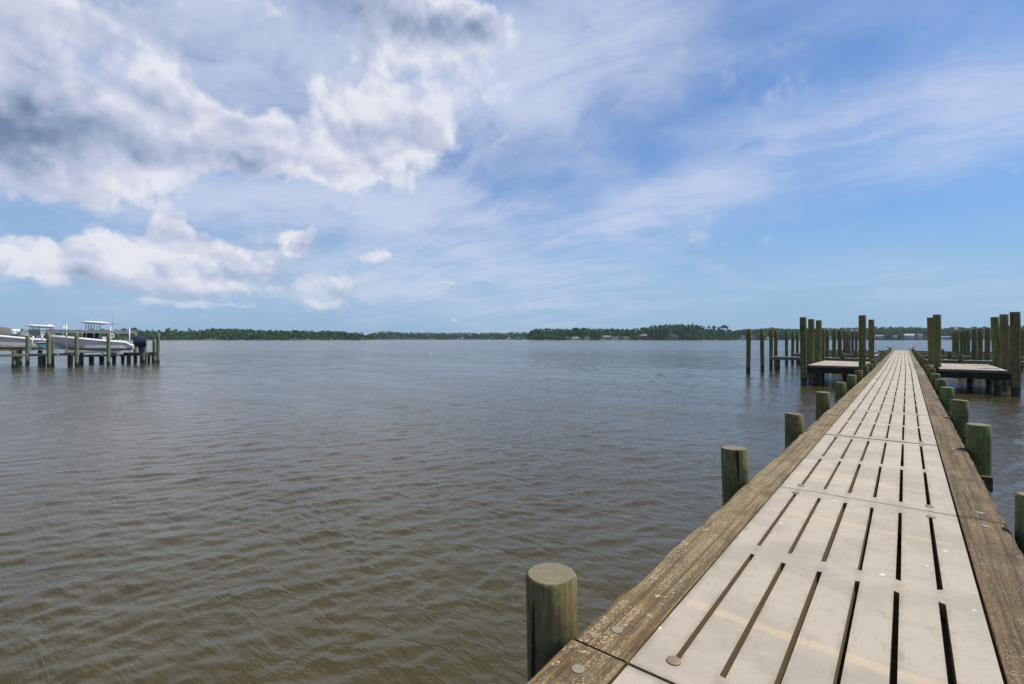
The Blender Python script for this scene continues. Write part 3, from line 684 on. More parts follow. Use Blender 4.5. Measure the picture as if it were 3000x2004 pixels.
for i, (x, y, lb) in enumerate([(-9.45, 40.56, 'lone low mooring pile farthest left of the pier'), (-9.3, 44.4, 'near pile of the pair at the end of the nearest left finger'), (-9.15, 46.95, 'far pile of the pair at the end of the nearest left finger'),
        (-9.15, 49.0, 'single low pile between the ends of the nearest and second left fingers'), (-9.34, 55.2, 'near pile of the pair at the end of the second left finger'), (-9.28, 58.2, 'far pile of the pair at the end of the second left finger'), (-9.25, 61.0, 'slim dark pile beyond the end of the second left finger'),
        ]):
    mp(x, y, lb, g2, 'l', i, 1.03 if i < 2 else .95, 0, (0, random.uniform(-.8,.8)))
g3 = 'low mooring piles in the inner row left of the pier'
for i, (x, y, lb) in enumerate([(-5.40, 40.0, 'low pile showing between the first two tall piles of the left platform'), (-5.33, 43.2, 'low pile showing just left of the third tall pile of the left platform'), (-4.72, 41.2, 'low pile half hidden behind the third tall pile of the left platform'),
        (-5.36, 50.1, 'broad low pile, first in the left inner row right of the tall group'), (-4.98, 51.1, 'leaning low pile, second in the left inner row'), (-4.75, 53.4, 'thin low pile right behind the leaning one in the left inner row'), (-5.15, 57.7, 'greenish low pile, fourth in the left inner row'),
        (-4.91, 59.6, 'low pile beside the greenish one in the left inner row'), (-4.88, 62.2, 'thin low pile, sixth in the left inner row'), (-5.04, 66.7, 'dark narrow pile, seventh in the left inner row'), (-5.03, 70.6, 'distant pile with a gull on top, next to last in the left inner row'), (-4.87, 73.4, 'distant pile with a gull on top, last in the left inner row')]):
    mp(x, y, lb, g3, 'l', i+1, .96, 0, (0, -2.0 if i == 4 else random.uniform(-.9,.9)))
g4 = 'low mooring piles right of the pier'
for i, (x, y, lb) in enumerate([(4.09, 74.0, 'leftmost and most distant low pile right of the pier'), (4.07, 68.6, 'low pile with a gull on top, second in the row right of the pier'), (4.24, 65.6, 'grey cracked low pile, third in the row right of the pier'), (4.15, 61.3, 'slim low pile fourth in the row right of the pier'),
        (4.22, 59.4, 'low pile fifth in the row right of the pier, overlapping the slim one'), (4.39, 56.6, 'reddish low pile sixth in the row right of the pier'), (4.12, 52.6, 'weathered low pile seventh in the row right of the pier'), (4.32, 51.0, 'green low pile eighth in the row right of the pier'),
        (4.39, 48.0, 'dark green low pile, last of the row before the tall right group'), (4.50, 39.3, 'low pile showing between the two outermost tall piles on the right'), (7.70, 60.4, 'dark low pile cut by the right edge of the view'), (7.72, 62.4, 'grey low pile beside the dark one at the right edge')]):
    mp(x, y, lb, g4, 'l', i, .98, 0, (0, random.uniform(-1.0,1.0)))

# ------------------------------------------------------------------ boat dock on the left (its rows run parallel to the pier)
def LD(zx, zy, X): return on_plane_x(zx/4.696, X, 880+zy/4.696)
def LY(zx, X): return on_plane_x(zx/4.696, X)[1]
dpile = {}
def dock_pile(zx, top, X, label, grp='green piles of the boat dock', rad=.165, name='dock_pile', white=False):
    _, Y, zt = LD(zx, top, X); zt = round(zt, 2)
    me = pile_mesh(rad, zt, name, taper=.05, seed=int(zx), mats=[PILE_OLD, CUT])
    o = link(name, me, None, (X, Y, 0)); o.rotation_euler = (0, R(random.uniform(-.6,.6)), rot_rand(int(zx)))
    return tag(o, label, 'wooden pile', grp)
XF, XB = -63.3, -66.6
dock_pile(668, 447, XF, 'green pile carrying the left end of the front lift beam')
dock_pile(1057, 447, XF, 'green pile under the middle of the front lift beam')
dock_pile(1494, 447, XF, 'green pile carrying the right end of the front lift beam')
dock_pile(720, 452, XB, 'rear lift pile seen behind the bow of the nearer boat')
dock_pile(1122, 447, XB, 'rear lift pile showing behind the middle front lift pile')
dock_pile(1862, 455, XB, 'green pile at the right end of the rear lift beam')
dock_pile(2122, 540, -66.0, 'shorter green pile at the right end of the boat dock')
dock_pile(2176, 448, -65.2, 'tall brown pile standing last at the right end of the boat dock')
dock_pile(1994, 545, -67.0, 'green pile just behind the covered outboard engine')
dock_pile(190, 690, -64.2, 'short green pile in front of the walkway near the left edge', rad=.15)
dock_pile(379, 480, -70.5, 'slim green pile below the slanting white motor box')
dock_pile(276, 440, -72.5, 'dark green pile against the hull of the farther boat', rad=.17)
dock_pile(551, 455, -73.0, 'olive pile below the square white motor box', rad=.17)
dock_pile(1972, 740, -65.0, 'short stub pile below the engine', rad=.15)
# lift beams on top of the piles
def beam(z0, z1, top, bot, X, label):
    y0 = LY(z0, X); y1 = LY(z1, X); zt = LD((z0+z1)/2, top, X)[2]; zb = LD((z0+z1)/2, bot, X)[2]; hh = zt-zb
    t = empty('lift_beam', (X, y0, zb), label=label, cat='lift beam', group='grey boat lift beams')
    L = y1-y0; b = MB()
    b.box(-.085, .085, 0, L, .02, hh-.02); b.build('web', ALU, t)
    b = MB(); b.box(-.10, .10, 0, L, hh-.02, hh); b.build('flange', ALU, t); b = MB(); b.box(-.10, .10, 0, L, 0, .02); b.build('flange', ALU, t)
    b = MB(); b.tube([(0, .1, hh+.05), (0, L-.1, hh+.05)], .03, 8); b.build('drive_shaft', STEEL, t)
    return t
beam(612, 1525, 415, 447, XF, 'near grey lift beam above the front row of piles')
beam(1015, 1888, 421, 453, XB, 'far grey lift beam reaching the right rear pile')
beam(262, 640, 424, 452, -72.6, 'grey lift beam joining the two white motor boxes on the left')
# motor boxes
def motor_box(zx0, zx1, zy0, zy1, X, label, slant):
    y0, y1 = LY(zx0, X), LY(zx1, X); zt = LD(zx0, zy0, X)[2]; zb = LD(zx0, zy1, X)[2]; L = y1-y0; H = zt-zb
    t = empty('lift_motor_box', (X, y0, zb), label=label, cat='motor box', group='white lift motor boxes')
    b = MB(); b.prism([(0, H*.25*slant), (0, H*.9), (L*.15, H*.97), (L, H*.97-.05*slant), (L, 0), (L*.55, .02)], 0, -.22, .22); b.build('housing', BOXW, t)
    b = MB(); b.prism([(-.03, H*.9), (L*.45, H*1.1), (L+.03, H*.94), (L+.03, H*.9)], 0, -.26, .26); b.build('lid', WHITE, t)
    b = MB()
    for i in range(3): b.box(.222, .228, L*.2, L*.8, H*(.3+.15*i), H*(.34+.15*i))
    b.build('vent', ALU, t)
motor_box(303, 382, 415, 487, -70.3, 'slanting white lift motor box, the left of the two', 1)
motor_box(555, 612, 398, 482, -70.3, 'square white lift motor box with domed lid, the right of the two', 0)
# guide poles
def pole(zx, top, X, bot, label, lean=0.0, cap=True):
    _, Y, zt = LD(zx, top, X); zb = LD(zx, bot, X)[2]; Y2 = LY(zx+lean, X)
    t = empty('guide_pole', (X, Y2, zb), label=label, cat='guide pole', group='white guide poles of the boat lifts')
    b = MB(); b.tube([(0,0,0), (0, Y-Y2, zt-zb)], .055, 10); b.build('pipe', PVC, t)
    if cap: b = MB(); b.ell((0, Y-Y2, zt-zb), (.075,.075,.06), 10, 6); b.build('cap', PVC, t)
    b = MB(); b.box(-.16, .16, -.12, .12, -.03, .012, ch=.005); b.build('foot_plate', STEEL, t)
pole(914, 330, -63.6, 712, 'tall white guide pole in front of the bow of the nearer boat')
pole(1519, 362, XB+.3, 715, 'white guide pole rising beside the right front lift pile')
pole(1782, 375, -66.2, 700, 'white guide pole behind the stern of the nearer boat')
pole(460, 490, -69.6, 672, 'leaning white guide pole before the hull of the farther boat', lean=-38, cap=False)
pole(579, 482, -69.8, 575, 'short white pipe under the square motor box', cap=False)
pole(880, 350, -74.0, 480, 'thin white pole rising behind the nearer boat', lean=-12)
for i, zx in enumerate((188, 242)):
    _, Y, zt = LD(zx, 440, -82)
    t = empty('capped_post', (-82, Y, 0), label=('left' if i == 0 else 'right')+' of two distant posts with round white caps', cat='capped post', group='distant posts with white caps')
    link('post', pile_mesh(.17, zt, 'post', seed=i, mats=[PILE_OLD, CUT]), t)
    b = MB(); b.tube([(0,0,zt-.35),(0,0,zt+.1)], [.30,.30], 14); b.ell((0,0,zt+.1), (.32,.32,.30), 14, 8); b.build('cap', WHITE, t)
# walkways of the dock
def walkway(z0, z1, top, X, wd, label, piles, mfas=PLY, fas=.22):
    y0, y1 = LY(z0, X), LY(z1, X); zt = LD((z0+z1)/2, top, X)[2]; L = y1-y0
    t = empty('dock_walkway', (X, y0, 0), label=label, cat='dock walkway', group='wooden walkways of the boat dock')
    b = MB(); n = max(2, int(L/.16))
    for i in range(n): b.box(-wd, 0, L*i/n+.005, L*(i+1)/n-.005, zt-.04, zt)
    b.build('deck_boards', PLK, t)
    for xx in (.003, -wd-.053):
        b = MB(); b.box(xx, xx+.05, 0, L, zt-fas, zt-.003, ch=.006); b.build('fascia_board', mfas, t)
    for i in range(piles):
        yy = .35+(L-.7)*i/max(1,piles-1)
        for xx in (-.28, -wd+.25):
            o = link('support_pile', pile_mesh(.14, zt-.24, 'support_pile', seed=i+int(z0) % 7), t, (xx, yy+random.uniform(-.2,.2), 0))
        b = MB(); b.box(-wd-.05, -.02, yy-.05, yy+.05, zt-.36, zt-.225); b.build('cap_beam', CAPM, t)
walkway(-260, 1035, 738, -64.0, 1.0, 'long grey front walkway of the boat dock at the left edge', 4)
walkway(1050, 1760, 745, -67.4, 1.1, 'shadowed walkway behind and under the nearer boat', 5)
walkway(1745, 2150, 716, -65.6, 1.2, 'brown right end walkway of the boat dock behind the engine', 3, FILM, .36)
walkway(-220, 645, 676, -70.8, .8, 'narrow walkway in front of the farther boat', 3, PLY, .12)
# cradle that carries the nearer boat
t = empty('lift_cradle', (XF-1.5, LY(960, XF), 0), label='grey lift cradle with bunk boards under the nearer boat', cat='boat lift')
yb = LY(960, XF); zc = 1.28
for xx in (-.75, .55):
    b = MB(); b.box(xx, xx+.12, 0, LY(1692, XF)-yb, zc-.02, zc+.26, ch=.01); b.build('bunk_board', CARPET, t)
for zx in (1000, 1620):
    b = MB(); yy = LY(zx, XF)-yb; b.box(-1.9, 1.3, yy-.08, yy+.08, zc-.30, zc-.025); b.build('cross_beam', ALU, t)
for zx in (800, 1412, 1632):
    yy = LY(zx, XF)-yb; b = MB(); b.box(1.28, 1.36, yy-.09, yy+.09, zc-.35, zc+.08, ch=.01); b.build('bracket', ALU, t)
    b = MB(); b.tube([(1.32, yy, zc+.05), (1.32, yy, 3.42)], .008, 6); b.build('cable', STEEL, t)

ORD = ['first','second','third','fourth','fifth','sixth','seventh','eighth','ninth','tenth','eleventh','twelfth','thirteenth','fourteenth','fifteenth','sixteenth','seventeenth','eighteenth','nineteenth','twentieth']
_cnt = {}
def nth(kind, where):
    k_ = (kind, where); _cnt[k_] = _cnt.get(k_, 0)+1
    return f'{ORD[_cnt[k_]-1]} {kind} from the left {where}'
def lerp(a, x):
    for (x0, y0), (x1, y1) in zip(a, a[1:]):
        if x <= x1: return y0+(y1-y0)*max(0, min(1, (x-x0)/(x1-x0)))
    return a[-1][1]
def hull_mat(name, base, stripe, zs):
    m_, t_, p = mat(name); q = t_.new('ShaderNodeTexCoord').outputs['Object']; x, y, z = t_.sep(q)[:3]
    c = t_.mix(t_.noise(q, 1.3, 4, .5), tuple(v*.93 for v in base), base)
    yy = t_.m('SUBTRACT', z, t_.m('MULTIPLY', t_.m('POWER', t_.m('MAXIMUM', t_.m('MULTIPLY', y, -.28), 0.0), 2.5), zs[3]))
    for z0, wd in ((zs[0], .022), (zs[1], .028)):
        c = t_.mix(t_.rng(t_.m('ABSOLUTE', t_.m('SUBTRACT', yy, z0)), wd, wd*.6), c, stripe)
    c = t_.mix(t_.rng(yy, zs[2], zs[2]-.03), c, tuple(v*.62 for v in base))
    t_.put(p.inputs['Base Color'], c); p.inputs['Roughness'].default_value = .28; p.inputs['Coat Weight'].default_value = .3
    return m_
HULL1 = hull_mat('white_hull_paint', (.76,.76,.76), (.05,.045,.05), (.36,.23,.16,.55))
HULL2 = hull_mat('cream_hull_paint', (.72,.69,.64), (.10,.085,.07), (.42,.30,.2,.55))
def boat(name, label, L, hw, sheer, mats, y_stern, X, z0):
    """bow towards -Y, stern towards +Y; the keel's lowest point is at z0"""
    hull_m, trim_m, in_m = mats
    t = empty(name, (X, y_stern-L*.35, z0), label=label, cat='motor boat', group='white motor boats on lifts')
    N = 26; b = MB(); inner = MB(); trim = MB(); sec = []
    for i in range(N+1):
        s_ = i/N; y = L*.35-L*s_
        bb = hw*(lerp([(0,.90),(.2,.98),(.45,1.0),(.65,.93),(.8,.74),(.9,.50),(.96,.27),(1,.04)], s_))
        zs = lerp(sheer, s_); zk = lerp([(0,.0),(.55,.0),(.72,.06),(.84,.25),(.92,.56),(.97,.92),(1,1.32)], s_)
        zc = min(zs-.05, zk+lerp([(0,.22),(.6,.30),(.85,.36),(1,.06)], s_)); bc = bb*lerp([(0,.93),(.6,.86),(.85,.55),(1,.3)], s_)
        zm = zc+(zs-zc)*.5; bm_ = bc+(bb-bc)*.36
        sec.append((y, bb, zs, zk, zc, bc, zm, bm_))
    def ring(e): y, bb, zs, zk, zc, bc, zm, bm_ = e; return [(-bb,y,zs),(-bm_,y,zm),(-bc,y,zc),(0,y,zk),(bc,y,zc),(bm_,y,zm),(bb,y,zs)]
    v = [p for e in sec for p in ring(e)]
    b.add(v, [(i*7+k, i*7+k+1, (i+1)*7+k+1, (i+1)*7+k) for i in range(N) for k in range(6)]+[(0,1,2,3,4,5,6)], 0, False)
    b.build('hull', hull_m, t)
    v = []
    for e in sec: y, bb, zs = e[:3]; i_ = max(.02, bb-.16); v += [(-i_,y,zs+.03),(-i_*.9,y,max(zs-.55, e[4]+.05)),(i_*.9,y,max(zs-.55, e[4]+.05)),(i_,y,zs+.03)]
    inner.add(v, [(i*4+k, i*4+k+1, (i+1)*4+k+1, (i+1)*4+k) for i in range(N) for k in range(3)]); inner.build('cockpit_liner', in_m, t)
    v = []
    for e in sec: y, bb, zs = e[:3]; i_ = max(.01, bb-.17); v += [(-bb-.05,y,zs-.09),(-bb+.03,y,zs+.07),(-i_,y,zs+.05),(i_,y,zs+.05),(bb-.03,y,zs+.07),(bb+.05,y,zs-.09)]
    trim.add(v, [q for i in range(N) for k in (0,1,3,4) for q in [(i*6+k, i*6+k+1, (i+1)*6+k+1, (i+1)*6+k)]]); trim.build('gunwale', trim_m, t)
    return t, sec
def t_top(t, y0, y1, z, hw, legs, tilt=.04, mtop=WHITE):
    tp = MB(); n = 14; L = y1-y0; v = []
    for i in range(n+1):
        s_ = i/n; y = y0+L*s_; e = max(.05, (1-abs(2*s_-1)**5)); ww = hw*(.35+.65*e); th = .105*e+.01; zz = z-tilt*(y-y0)
        v += [(-ww,y,zz),(-ww*.9,y,zz+th),(0,y,zz+th*1.5),(ww*.9,y,zz+th),(ww,y,zz),(ww*.9,y,zz-th*.7),(0,y,zz-th*.9),(-ww*.9,y,zz-th*.7)]
    tp.add(v, [(i*8+k, i*8+(k+1)%8, (i+1)*8+(k+1)%8, (i+1)*8+k) for i in range(n) for k in range(8)]+[tuple(range(8)), tuple(n*8+k for k in range(8))], 0, True)
    o = tp.build('hard_top', mtop, t)
    for (ya, za, yb_, zb) in legs:
        for sd_ in (-1, 1):
            b = MB(); b.tube([(sd_*hw*.62, ya, za), (sd_*hw*.66, (ya+yb_)/2-.05, (za+zb)/2), (sd_*hw*.55, yb_, zb)], .038, 8); b.build('top_leg', STEEL, t)
    b = MB(); b.tube([(-hw*.6, y0+.35, z-.09-tilt*.3), (-hw*.6, y1-.35, z-.11-tilt*(L-.3))], .022, 8); b.build('top_rail', STEEL, t)
    b = MB(); b.tube([(hw*.6, y0+.35, z-.09-tilt*.3), (hw*.6, y1-.35, z-.11-tilt*(L-.3))], .022, 8); b.build('top_rail', STEEL, t)
    return o
def cover_blob(t, y0, y1, z0, z1, hw, name, m_, seed, slope=.15):
    g = random.Random(seed); b = MB(); n = 10; v = []
    for i in range(n+1):
        s_ = i/n; y = y0+(y1-y0)*s_; e = .80+.2*math.sin(math.pi*s_)
        top = z1-(1-e)*.5-slope*abs(s_-.5)+g.uniform(-.02,.02); ww = hw*(.8+.2*e)
        v += [(-ww,y,z0),(-ww*1.02,y,z0+(top-z0)*.6),(-ww*.6,y,top),(ww*.6,y,top+.01),(ww*1.02,y,z0+(top-z0)*.6),(ww,y,z0)]
    b.add(v, [(i*6+k, i*6+(k+1)%6, (i+1)*6+(k+1)%6, (i+1)*6+k) for i in range(n) for k in range(6)]+[tuple(range(6)), tuple(n*6+k for k in range(6))], 0, True)
    return b.build(name, m_, t)
# nearer boat: its side profile measured along the near gunwale
XH = -63.9; ys = LY(1838, XH); yb0 = LY(700, XH); L1 = ys-yb0; Z1 = 1.43
bt, sec = boat('motor_boat', 'white center console boat with hard top and covered outboard, raised on the nearer lift', L1, 1.12,
               [(0,.58),(.035,.62),(.10,.93),(.22,1.00),(.45,1.14),(.75,1.38),(1,1.57)], (HULL1, WHITE, LINER), ys, -65.0, Z1)
oy = ys-L1*.35
def bl(zx, zy, X=-65.0): _, Y, z = LD(zx, zy, X); return Y-oy, z-Z1
a0, zt = bl(1105, 292); a1, _ = bl(1505, 316)
lg = [(bl(1212,330)[0], bl(1212,330)[1], bl(1150,515)[0], .85), (bl(1275,335)[0], bl(1275,335)[1], bl(1285,520)[0], .85), (bl(1358,340)[0], bl(1358,340)[1], bl(1362,520)[0], .8)]
t_top(bt, a0, a1, zt-.06, .95, lg)
cover_blob(bt, bl(1150,0)[0], bl(1272,0)[0], .55, bl(1350,440)[1], .42, 'console_cover', NAVY, 1)
cover_blob(bt, bl(1290,0)[0], bl(1388,0)[0], .55, bl(1350,445)[1], .45, 'seat_cover', NAVY, 2, .3)
cover_blob(bt, bl(1205,0)[0], bl(1300,0)[0], bl(1350,414)[1], bl(1350,392)[1], .35, 'windshield_cover', NAVY, 3, .05)
b = MB(); y_, z_ = bl(1428, 505); b.box(-.35, .35, y_-.22, y_+.22, .55, z_+.02, ch=.03); b.build('cooler', WHITE, bt)
b = MB(); y_, z_ = bl(1512, 490); pts = [(0.5, y_+.24*math.cos(a_), z_+.18*math.sin(a_)) for a_ in [i*math.pi/8 for i in range(17)]]; b.tube(pts, .055, 8, cap=False); b.build('life_ring', WHITE, bt)
y_, z_ = bl(1538, 330); b = MB(); b.tube([(.3, y_, z_-.4), (.3, y_, bl(1538, 80)[1])], [.014, .006], 6); b.build('antenna', STEEL, bt)
b = MB(); p0 = bl(1350, 290); p1 = bl(1650, 165); b.tube([(-.3, p0[0], p0[1]), (-.3, p1[0], p1[1])], [.022, .006], 6); b.build('antenna', WHITE, bt)
for i in range(4):
    y_, z_ = bl(1505+18*i, 318); b = MB(); b.tube([(-.45+.3*i, y_, z_-.10), (-.45+.3*i, y_+.12, z_+.13)], .028, 7); b.build('rod_holder', STEEL, bt)
b = MB(); y_, z_ = bl(1322, 250); b.tube([(0, y_, bl(1350,290)[1]), (0, y_, z_)], .012, 6); b.ell((0, y_, z_), (.05,.05,.05), 8, 6); b.build('anchor_light', STEEL, bt)
e = cover_blob(bt, bl(1842,0)[0], bl(2002,0)[0], bl(1920,640)[1], bl(1920,500)[1]+.14, .33, 'engine_cover', NAVY, 5, .12)
y0_, z0_ = bl(1900, 640); y1_, z1_ = bl(1985, 750)
b = MB(); b.prism([(y0_-.08, z0_+.35), (y1_-.06, z0_+.35), (y1_-.12, z0_-.30), (y1_+.06, z0_-.36), (y1_-.10, z0_-.42), (y1_-.12, z1_+.1), (y1_-.06, z1_), (y0_+.12, z1_), (y0_+.03, z0_-.28)], 0, -.09, .09); lu = b.build('lower_unit', ENG, bt)
b = MB(); yc_, zc_ = y1_+.02, z1_+.06
for i in range(3):
    a_ = i*2.094; b.ell((.13*math.cos(a_), yc_, zc_+.13*math.sin(a_)), (.10, .015, .06), 8, 5, rot=Matrix.Rotation(-a_, 3, 'Y'))
b.build('propeller', STEEL, lu)
b = MB(); b.box(-.28, .28, L1*.35-.02, L1*.35+.30, .18, .62, ch=.03); b.build('engine_bracket', WHITE, bt)
# farther boat, bow outside the view
ys2 = LY(800, -72.2); L2 = 7.4
bt2, sec2 = boat('motor_boat', 'cream white boat with pale hard top on the farther lift at the left edge', L2, 1.2,
                 [(0,.80),(.05,1.02),(.25,1.14),(.5,1.38),(.75,1.62),(1,1.85)], (HULL2, WHITE, LINER), ys2, -73.0, 1.52)
def b2(zx, zy): _, Y, z = LD(zx, zy, -73.0); return Y-(ys2-L2*.35), z-1.52
a0, zt = b2(342, 342); a1, _ = b2(765, 368)
lg = [(b2(440,372)[0], b2(440,372)[1], b2(415,450)[0], 1.0), (b2(530,375)[0], b2(530,375)[1], b2(478,450)[0], 1.0), (b2(715,380)[0], b2(715,380)[1], b2(650,450)[0], .9)]
t_top(bt2, a0, a1, zt-.05, 1.0, lg, .05, simple('pale_cream_hard_top', (.74,.68,.62), .4, 0, .06, 3))
b = MB(); y_, z_ = b2(683, 345); b.ell((0, y_, z_), (.28,.28,.12), 12, 6); b.build('radar_dome', WHITE, bt2)
cover_blob(bt2, b2(505,0)[0], b2(600,0)[0], .7, b2(550,470)[1], .45, 'console', LINER, 8)
b = MB(); b.tube([(-.6, b2(455,0)[0], 1.2), (-.6, b2(500,0)[0], b2(550,335)[1])], .02, 6); b.build('antenna', WHITE, bt2)
# grey canvas covered boat, only its bow cover shows at the left edge
ys3 = LY(60, -86)+2.2
bt3, s3 = boat('motor_boat', 'boat under a dark grey canvas cover at the far left edge', 6.6, 1.15, [(0,1.2),(.5,1.3),(1,1.6)], (HULL2, WHITE, LINER), ys3, -86.0, 1.9)
b = MB(); v = []; N = 16
for i in range(N+1):
    s_ = i/N; y = 6.6*.35-6.6*s_; bb = 1.2*lerp([(0,.9),(.4,1),(.8,.7),(1,.05)], s_); zs = lerp([(0,1.22),(.5,1.32),(1,1.62)], s_); tp = lerp([(0,.35),(.35,.95),(.6,.8),(1,.05)], s_)
    v += [(-bb-.04,y,zs-.2),(-bb-.04,y,zs+.03),(-bb*.4,y,zs+tp*.8),(0,y,zs+tp),(bb*.4,y,zs+tp*.8),(bb+.04,y,zs+.03),(bb+.04,y,zs-.2)]
b.add(v, [(i*7+k, i*7+k+1, (i+1)*7+k+1, (i+1)*7+k) for i in range(N) for k in range(6)]+[(0,1,2,3,4,5,6)], 0, True); b.build('canvas_cover', GREYR, bt3)
# light blue skiff hanging between the lifts
X0 = -67.8; P = lambda zx, zy: LD(zx, zy, X0)[1:]
sk = empty('skiff', (X0, P(490,577)[0], 0), label='small light blue flat bottomed skiff between the two white boats', cat='skiff')
oy_ = P(490,577)[0]; pr = [P(490,577), P(785,577), P(905,672), P(640,672), P(545,640)]; pr = [(y-oy_, z) for y, z in pr]
b = MB(); v = [(-.55,y,z) for y,z in pr]+[(.55,y,z) for y,z in pr]; n = 5
b.add(v, [tuple(range(5)), tuple(range(9,4,-1))]+[(i, n+i, n+(i+1)%n, (i+1)%n) for i in (1,2,3,4)]); b.build('hull', BLUEH, sk)
b = MB(); zt_ = pr[0][1]; b.box(.53, .60, pr[0][0]-.03, pr[1][0]+.03, zt_-.03, zt_+.03); b.box(-.60, -.53, pr[0][0]-.03, pr[1][0]+.03, zt_-.03, zt_+.03); b.box(-.529, .529, pr[0][0]-.03, pr[0][0]+.04, zt_-.03, zt_+.03); b.build('rim', WHITE, sk)

# ------------------------------------------------------------------ gulls
def make_gull(label, grp):
    t = empty('gull', (0,0,0), label=label, cat='gull', group=grp)
    b = MB(); pts = [(0,-.24,.13),(0,-.17,.155),(0,-.06,.165),(0,.06,.17),(0,.12,.205),(0,.145,.25),(0,.17,.275),(0,.205,.27)]
    b.tube(pts, [.012,.038,.066,.072,.052,.036,.040,.012], 12); b.build('body', GULLW, t)
    for s_ in (-1, 1):
        b = MB(); b.ell((s_*.058,-.06,.175), (.018,.15,.045), 10, 6, rot=Matrix.Rotation(R(-6), 3, 'X')); wg = b.build('wing', GULLG, t)
        b = MB(); b.ell((s_*.045,-.22,.165), (.012,.07,.018), 8, 5); b.build('wing_tip', GULLD, wg)
        b = MB(); b.tube([(s_*.03,0,.11),(s_*.03,.005,0)], .006, 6); b.box(s_*.03-.02, s_*.03+.02, -.01, .045, 0, .008); b.build('leg', GULLB, t)
    b = MB(); b.tube([(0,.205,.268),(0,.255,.258)], [.012,.003], 6); b.build('beak', GULLB, t)
    return t
gp = 'gulls resting on the dock'
gull = make_gull('white gull on the next to last low pile left of the pier', gp); used = [gull]
def put_gull(x, y, z, rz, label):
    o = gull if used else copy_tree(gull)
    if used: used.pop()
    o.location = (x, y, z); o.rotation_euler = (0, 0, rz); o.scale = (1.25,)*3; relabel(o, label)
put_gull(-5.03, 70.6, 3.41, 1.9, 'white gull on the next to last low pile left of the pier')
put_gull(-4.87, 73.4, 3.41, -1.4, 'white gull on the last low pile left of the pier')
put_gull(4.07, 68.6, 3.41, 1.6, 'white gull on the second low pile right of the pier')
yE = SL0+SLL*22
bE = bend(yE)
put_gull(XL-SW-.133+bE, SL0+SLL*22, DECK+.31, 1.5, 'gull on the last edge pile at the left of the pier end')
put_gull(XL-SW-.133+bend(SL0+SLL*21), SL0+SLL*21, DECK+.31, -1.7, 'gull on the next to last edge pile at the left of the pier end')
put_gull(XR+SW+.15+bE, SL0+SLL*22, DECK+.31, 1.2, 'gull on the edge pile at the right of the pier end')
put_gull(.15+bend(80), 80.6, DECK, 1.7, 'gull standing on the deck at the far end of the pier')
put_gull(-2.2, 57.5, DECK+.01, 1.4, 'gull standing on the second left finger near the pier')
put_gull(-1.8+bend(46), 45.9, DECK+.01, -1.2, 'gull standing where the nearest left finger meets the pier')
t = empty('pier_end_pole', (-.3+bE, yE+1.5, DECK-.2), label='slim white pole standing at the far end of the pier', cat='pole')
b = MB(); b.tube([(0,0,0),(0,0,1.15)], .035, 8); b.build('shaft', PVC, t); b = MB(); b.ell((0,0,1.16), (.06,.06,.05), 8, 6); b.build('cap', PVC, t)
for x, y, lb in ((2286, 1024.6, 'small white float on the water left of the outer low piles'), (2415, 1020, 'small white float showing between the piles of the inner row'), (1262, 1036, 'tiny white float far out on the open water')):
    X_, Y_ = polar(x, F_*CAMZ/(y-HY)); t = empty('float', (X_, Y_, 0), label=lb, cat='float', group='white floats on the water')
    b = MB(); b.ell((0,0,.05), (.17,.17,.14), 12, 8); b.build('ball', WHITE, t); b = MB(); b.tube([(0,0,.15),(0,0,.32)], .02, 6); b.build('stick', WHITE, t)
# channel markers
def marker(px, d, hh, col, label, tri):
    X_, Y_ = polar(px, d); t = empty('channel_marker', (X_, Y_, 0), YAW, label=label, cat='channel marker', group='channel markers out on the water')
    link('post', pile_mesh(.28, hh, 'post', seed=3, below=1), t)
    m_ = simple('marker_board_'+('red' if tri else 'green'), col, .6, 0, .1, 3)
    b = MB()
    if tri: b.prism([(-1.15, hh-1.6), (1.15, hh-1.6), (0, hh+.5)], 1, -.36, -.31)
    else: b.box(-.8, .8, -.36, -.31, hh-1.5, hh+.1)
    b.build('board', m_, t)
marker(1618, 640, 3.6, (.55,.05,.03), 'red triangular channel marker on a post off the wooded shore', True)
marker(1103, 760, 3.8, (.03,.28,.12), 'green square channel marker on a post off the tip of the wooded point', False)

# ------------------------------------------------------------------ far shore
def foliage(name, ca, cb, cc):
    m_, t_, p = mat(name); ge = t_.new('ShaderNodeNewGeometry').outputs['Position']; oi = t_.new('ShaderNodeObjectInfo').outputs['Random']
    q = t_.vm('ADD', ge, t_.comb(t_.m('MULTIPLY', oi, 90.0), 0.0, 0.0))
    n1 = t_.noise(q, .07, 4, .6); n2 = t_.noise(q, .45, 4, .65)
    c = t_.mix(t_.rng(n1, .38, .62), ca, cb); c = t_.mix(t_.rng(n2, .45, .68, 0, .7), c, cc)
    t_.put(p.inputs['Base Color'], c); p.inputs['Roughness'].default_value = .75; p.inputs['Specular IOR Level'].default_value = .2
    return m_
LEAF = foliage('woodland_foliage', (.045,.125,.035), (.085,.185,.048), (.14,.25,.065))
PINE = foliage('pine_foliage', (.036,.105,.038), (.062,.150,.045), (.11,.20,.06))
BARK = simple('pine_bark', (.16,.125,.095), .9, 0, .3, .5)
def clump_tris(center, rad, n, size, g, flat=1.0):
    d = g.normal(size=(n, 3)); d /= np.linalg.norm(d, axis=1)[:, None]
    r_ = rad*(.55+.45*g.random(n))[:, None]
    c = np.asarray(center)+d*r_*np.array([1, 1, flat])
    a = g.normal(size=(n, 3)); a /= np.linalg.norm(a, axis=1)[:, None]
    b_ = np.cross(a, d+g.normal(size=(n, 3))*.6); b_ /= np.linalg.norm(b_, axis=1)[:, None]
    s_ = size*(.6+.8*g.random(n))[:, None]
    return np.stack([c-a*s_-b_*s_*.5, c+a*s_-b_*s_*.5, c+b_*s_], 1)
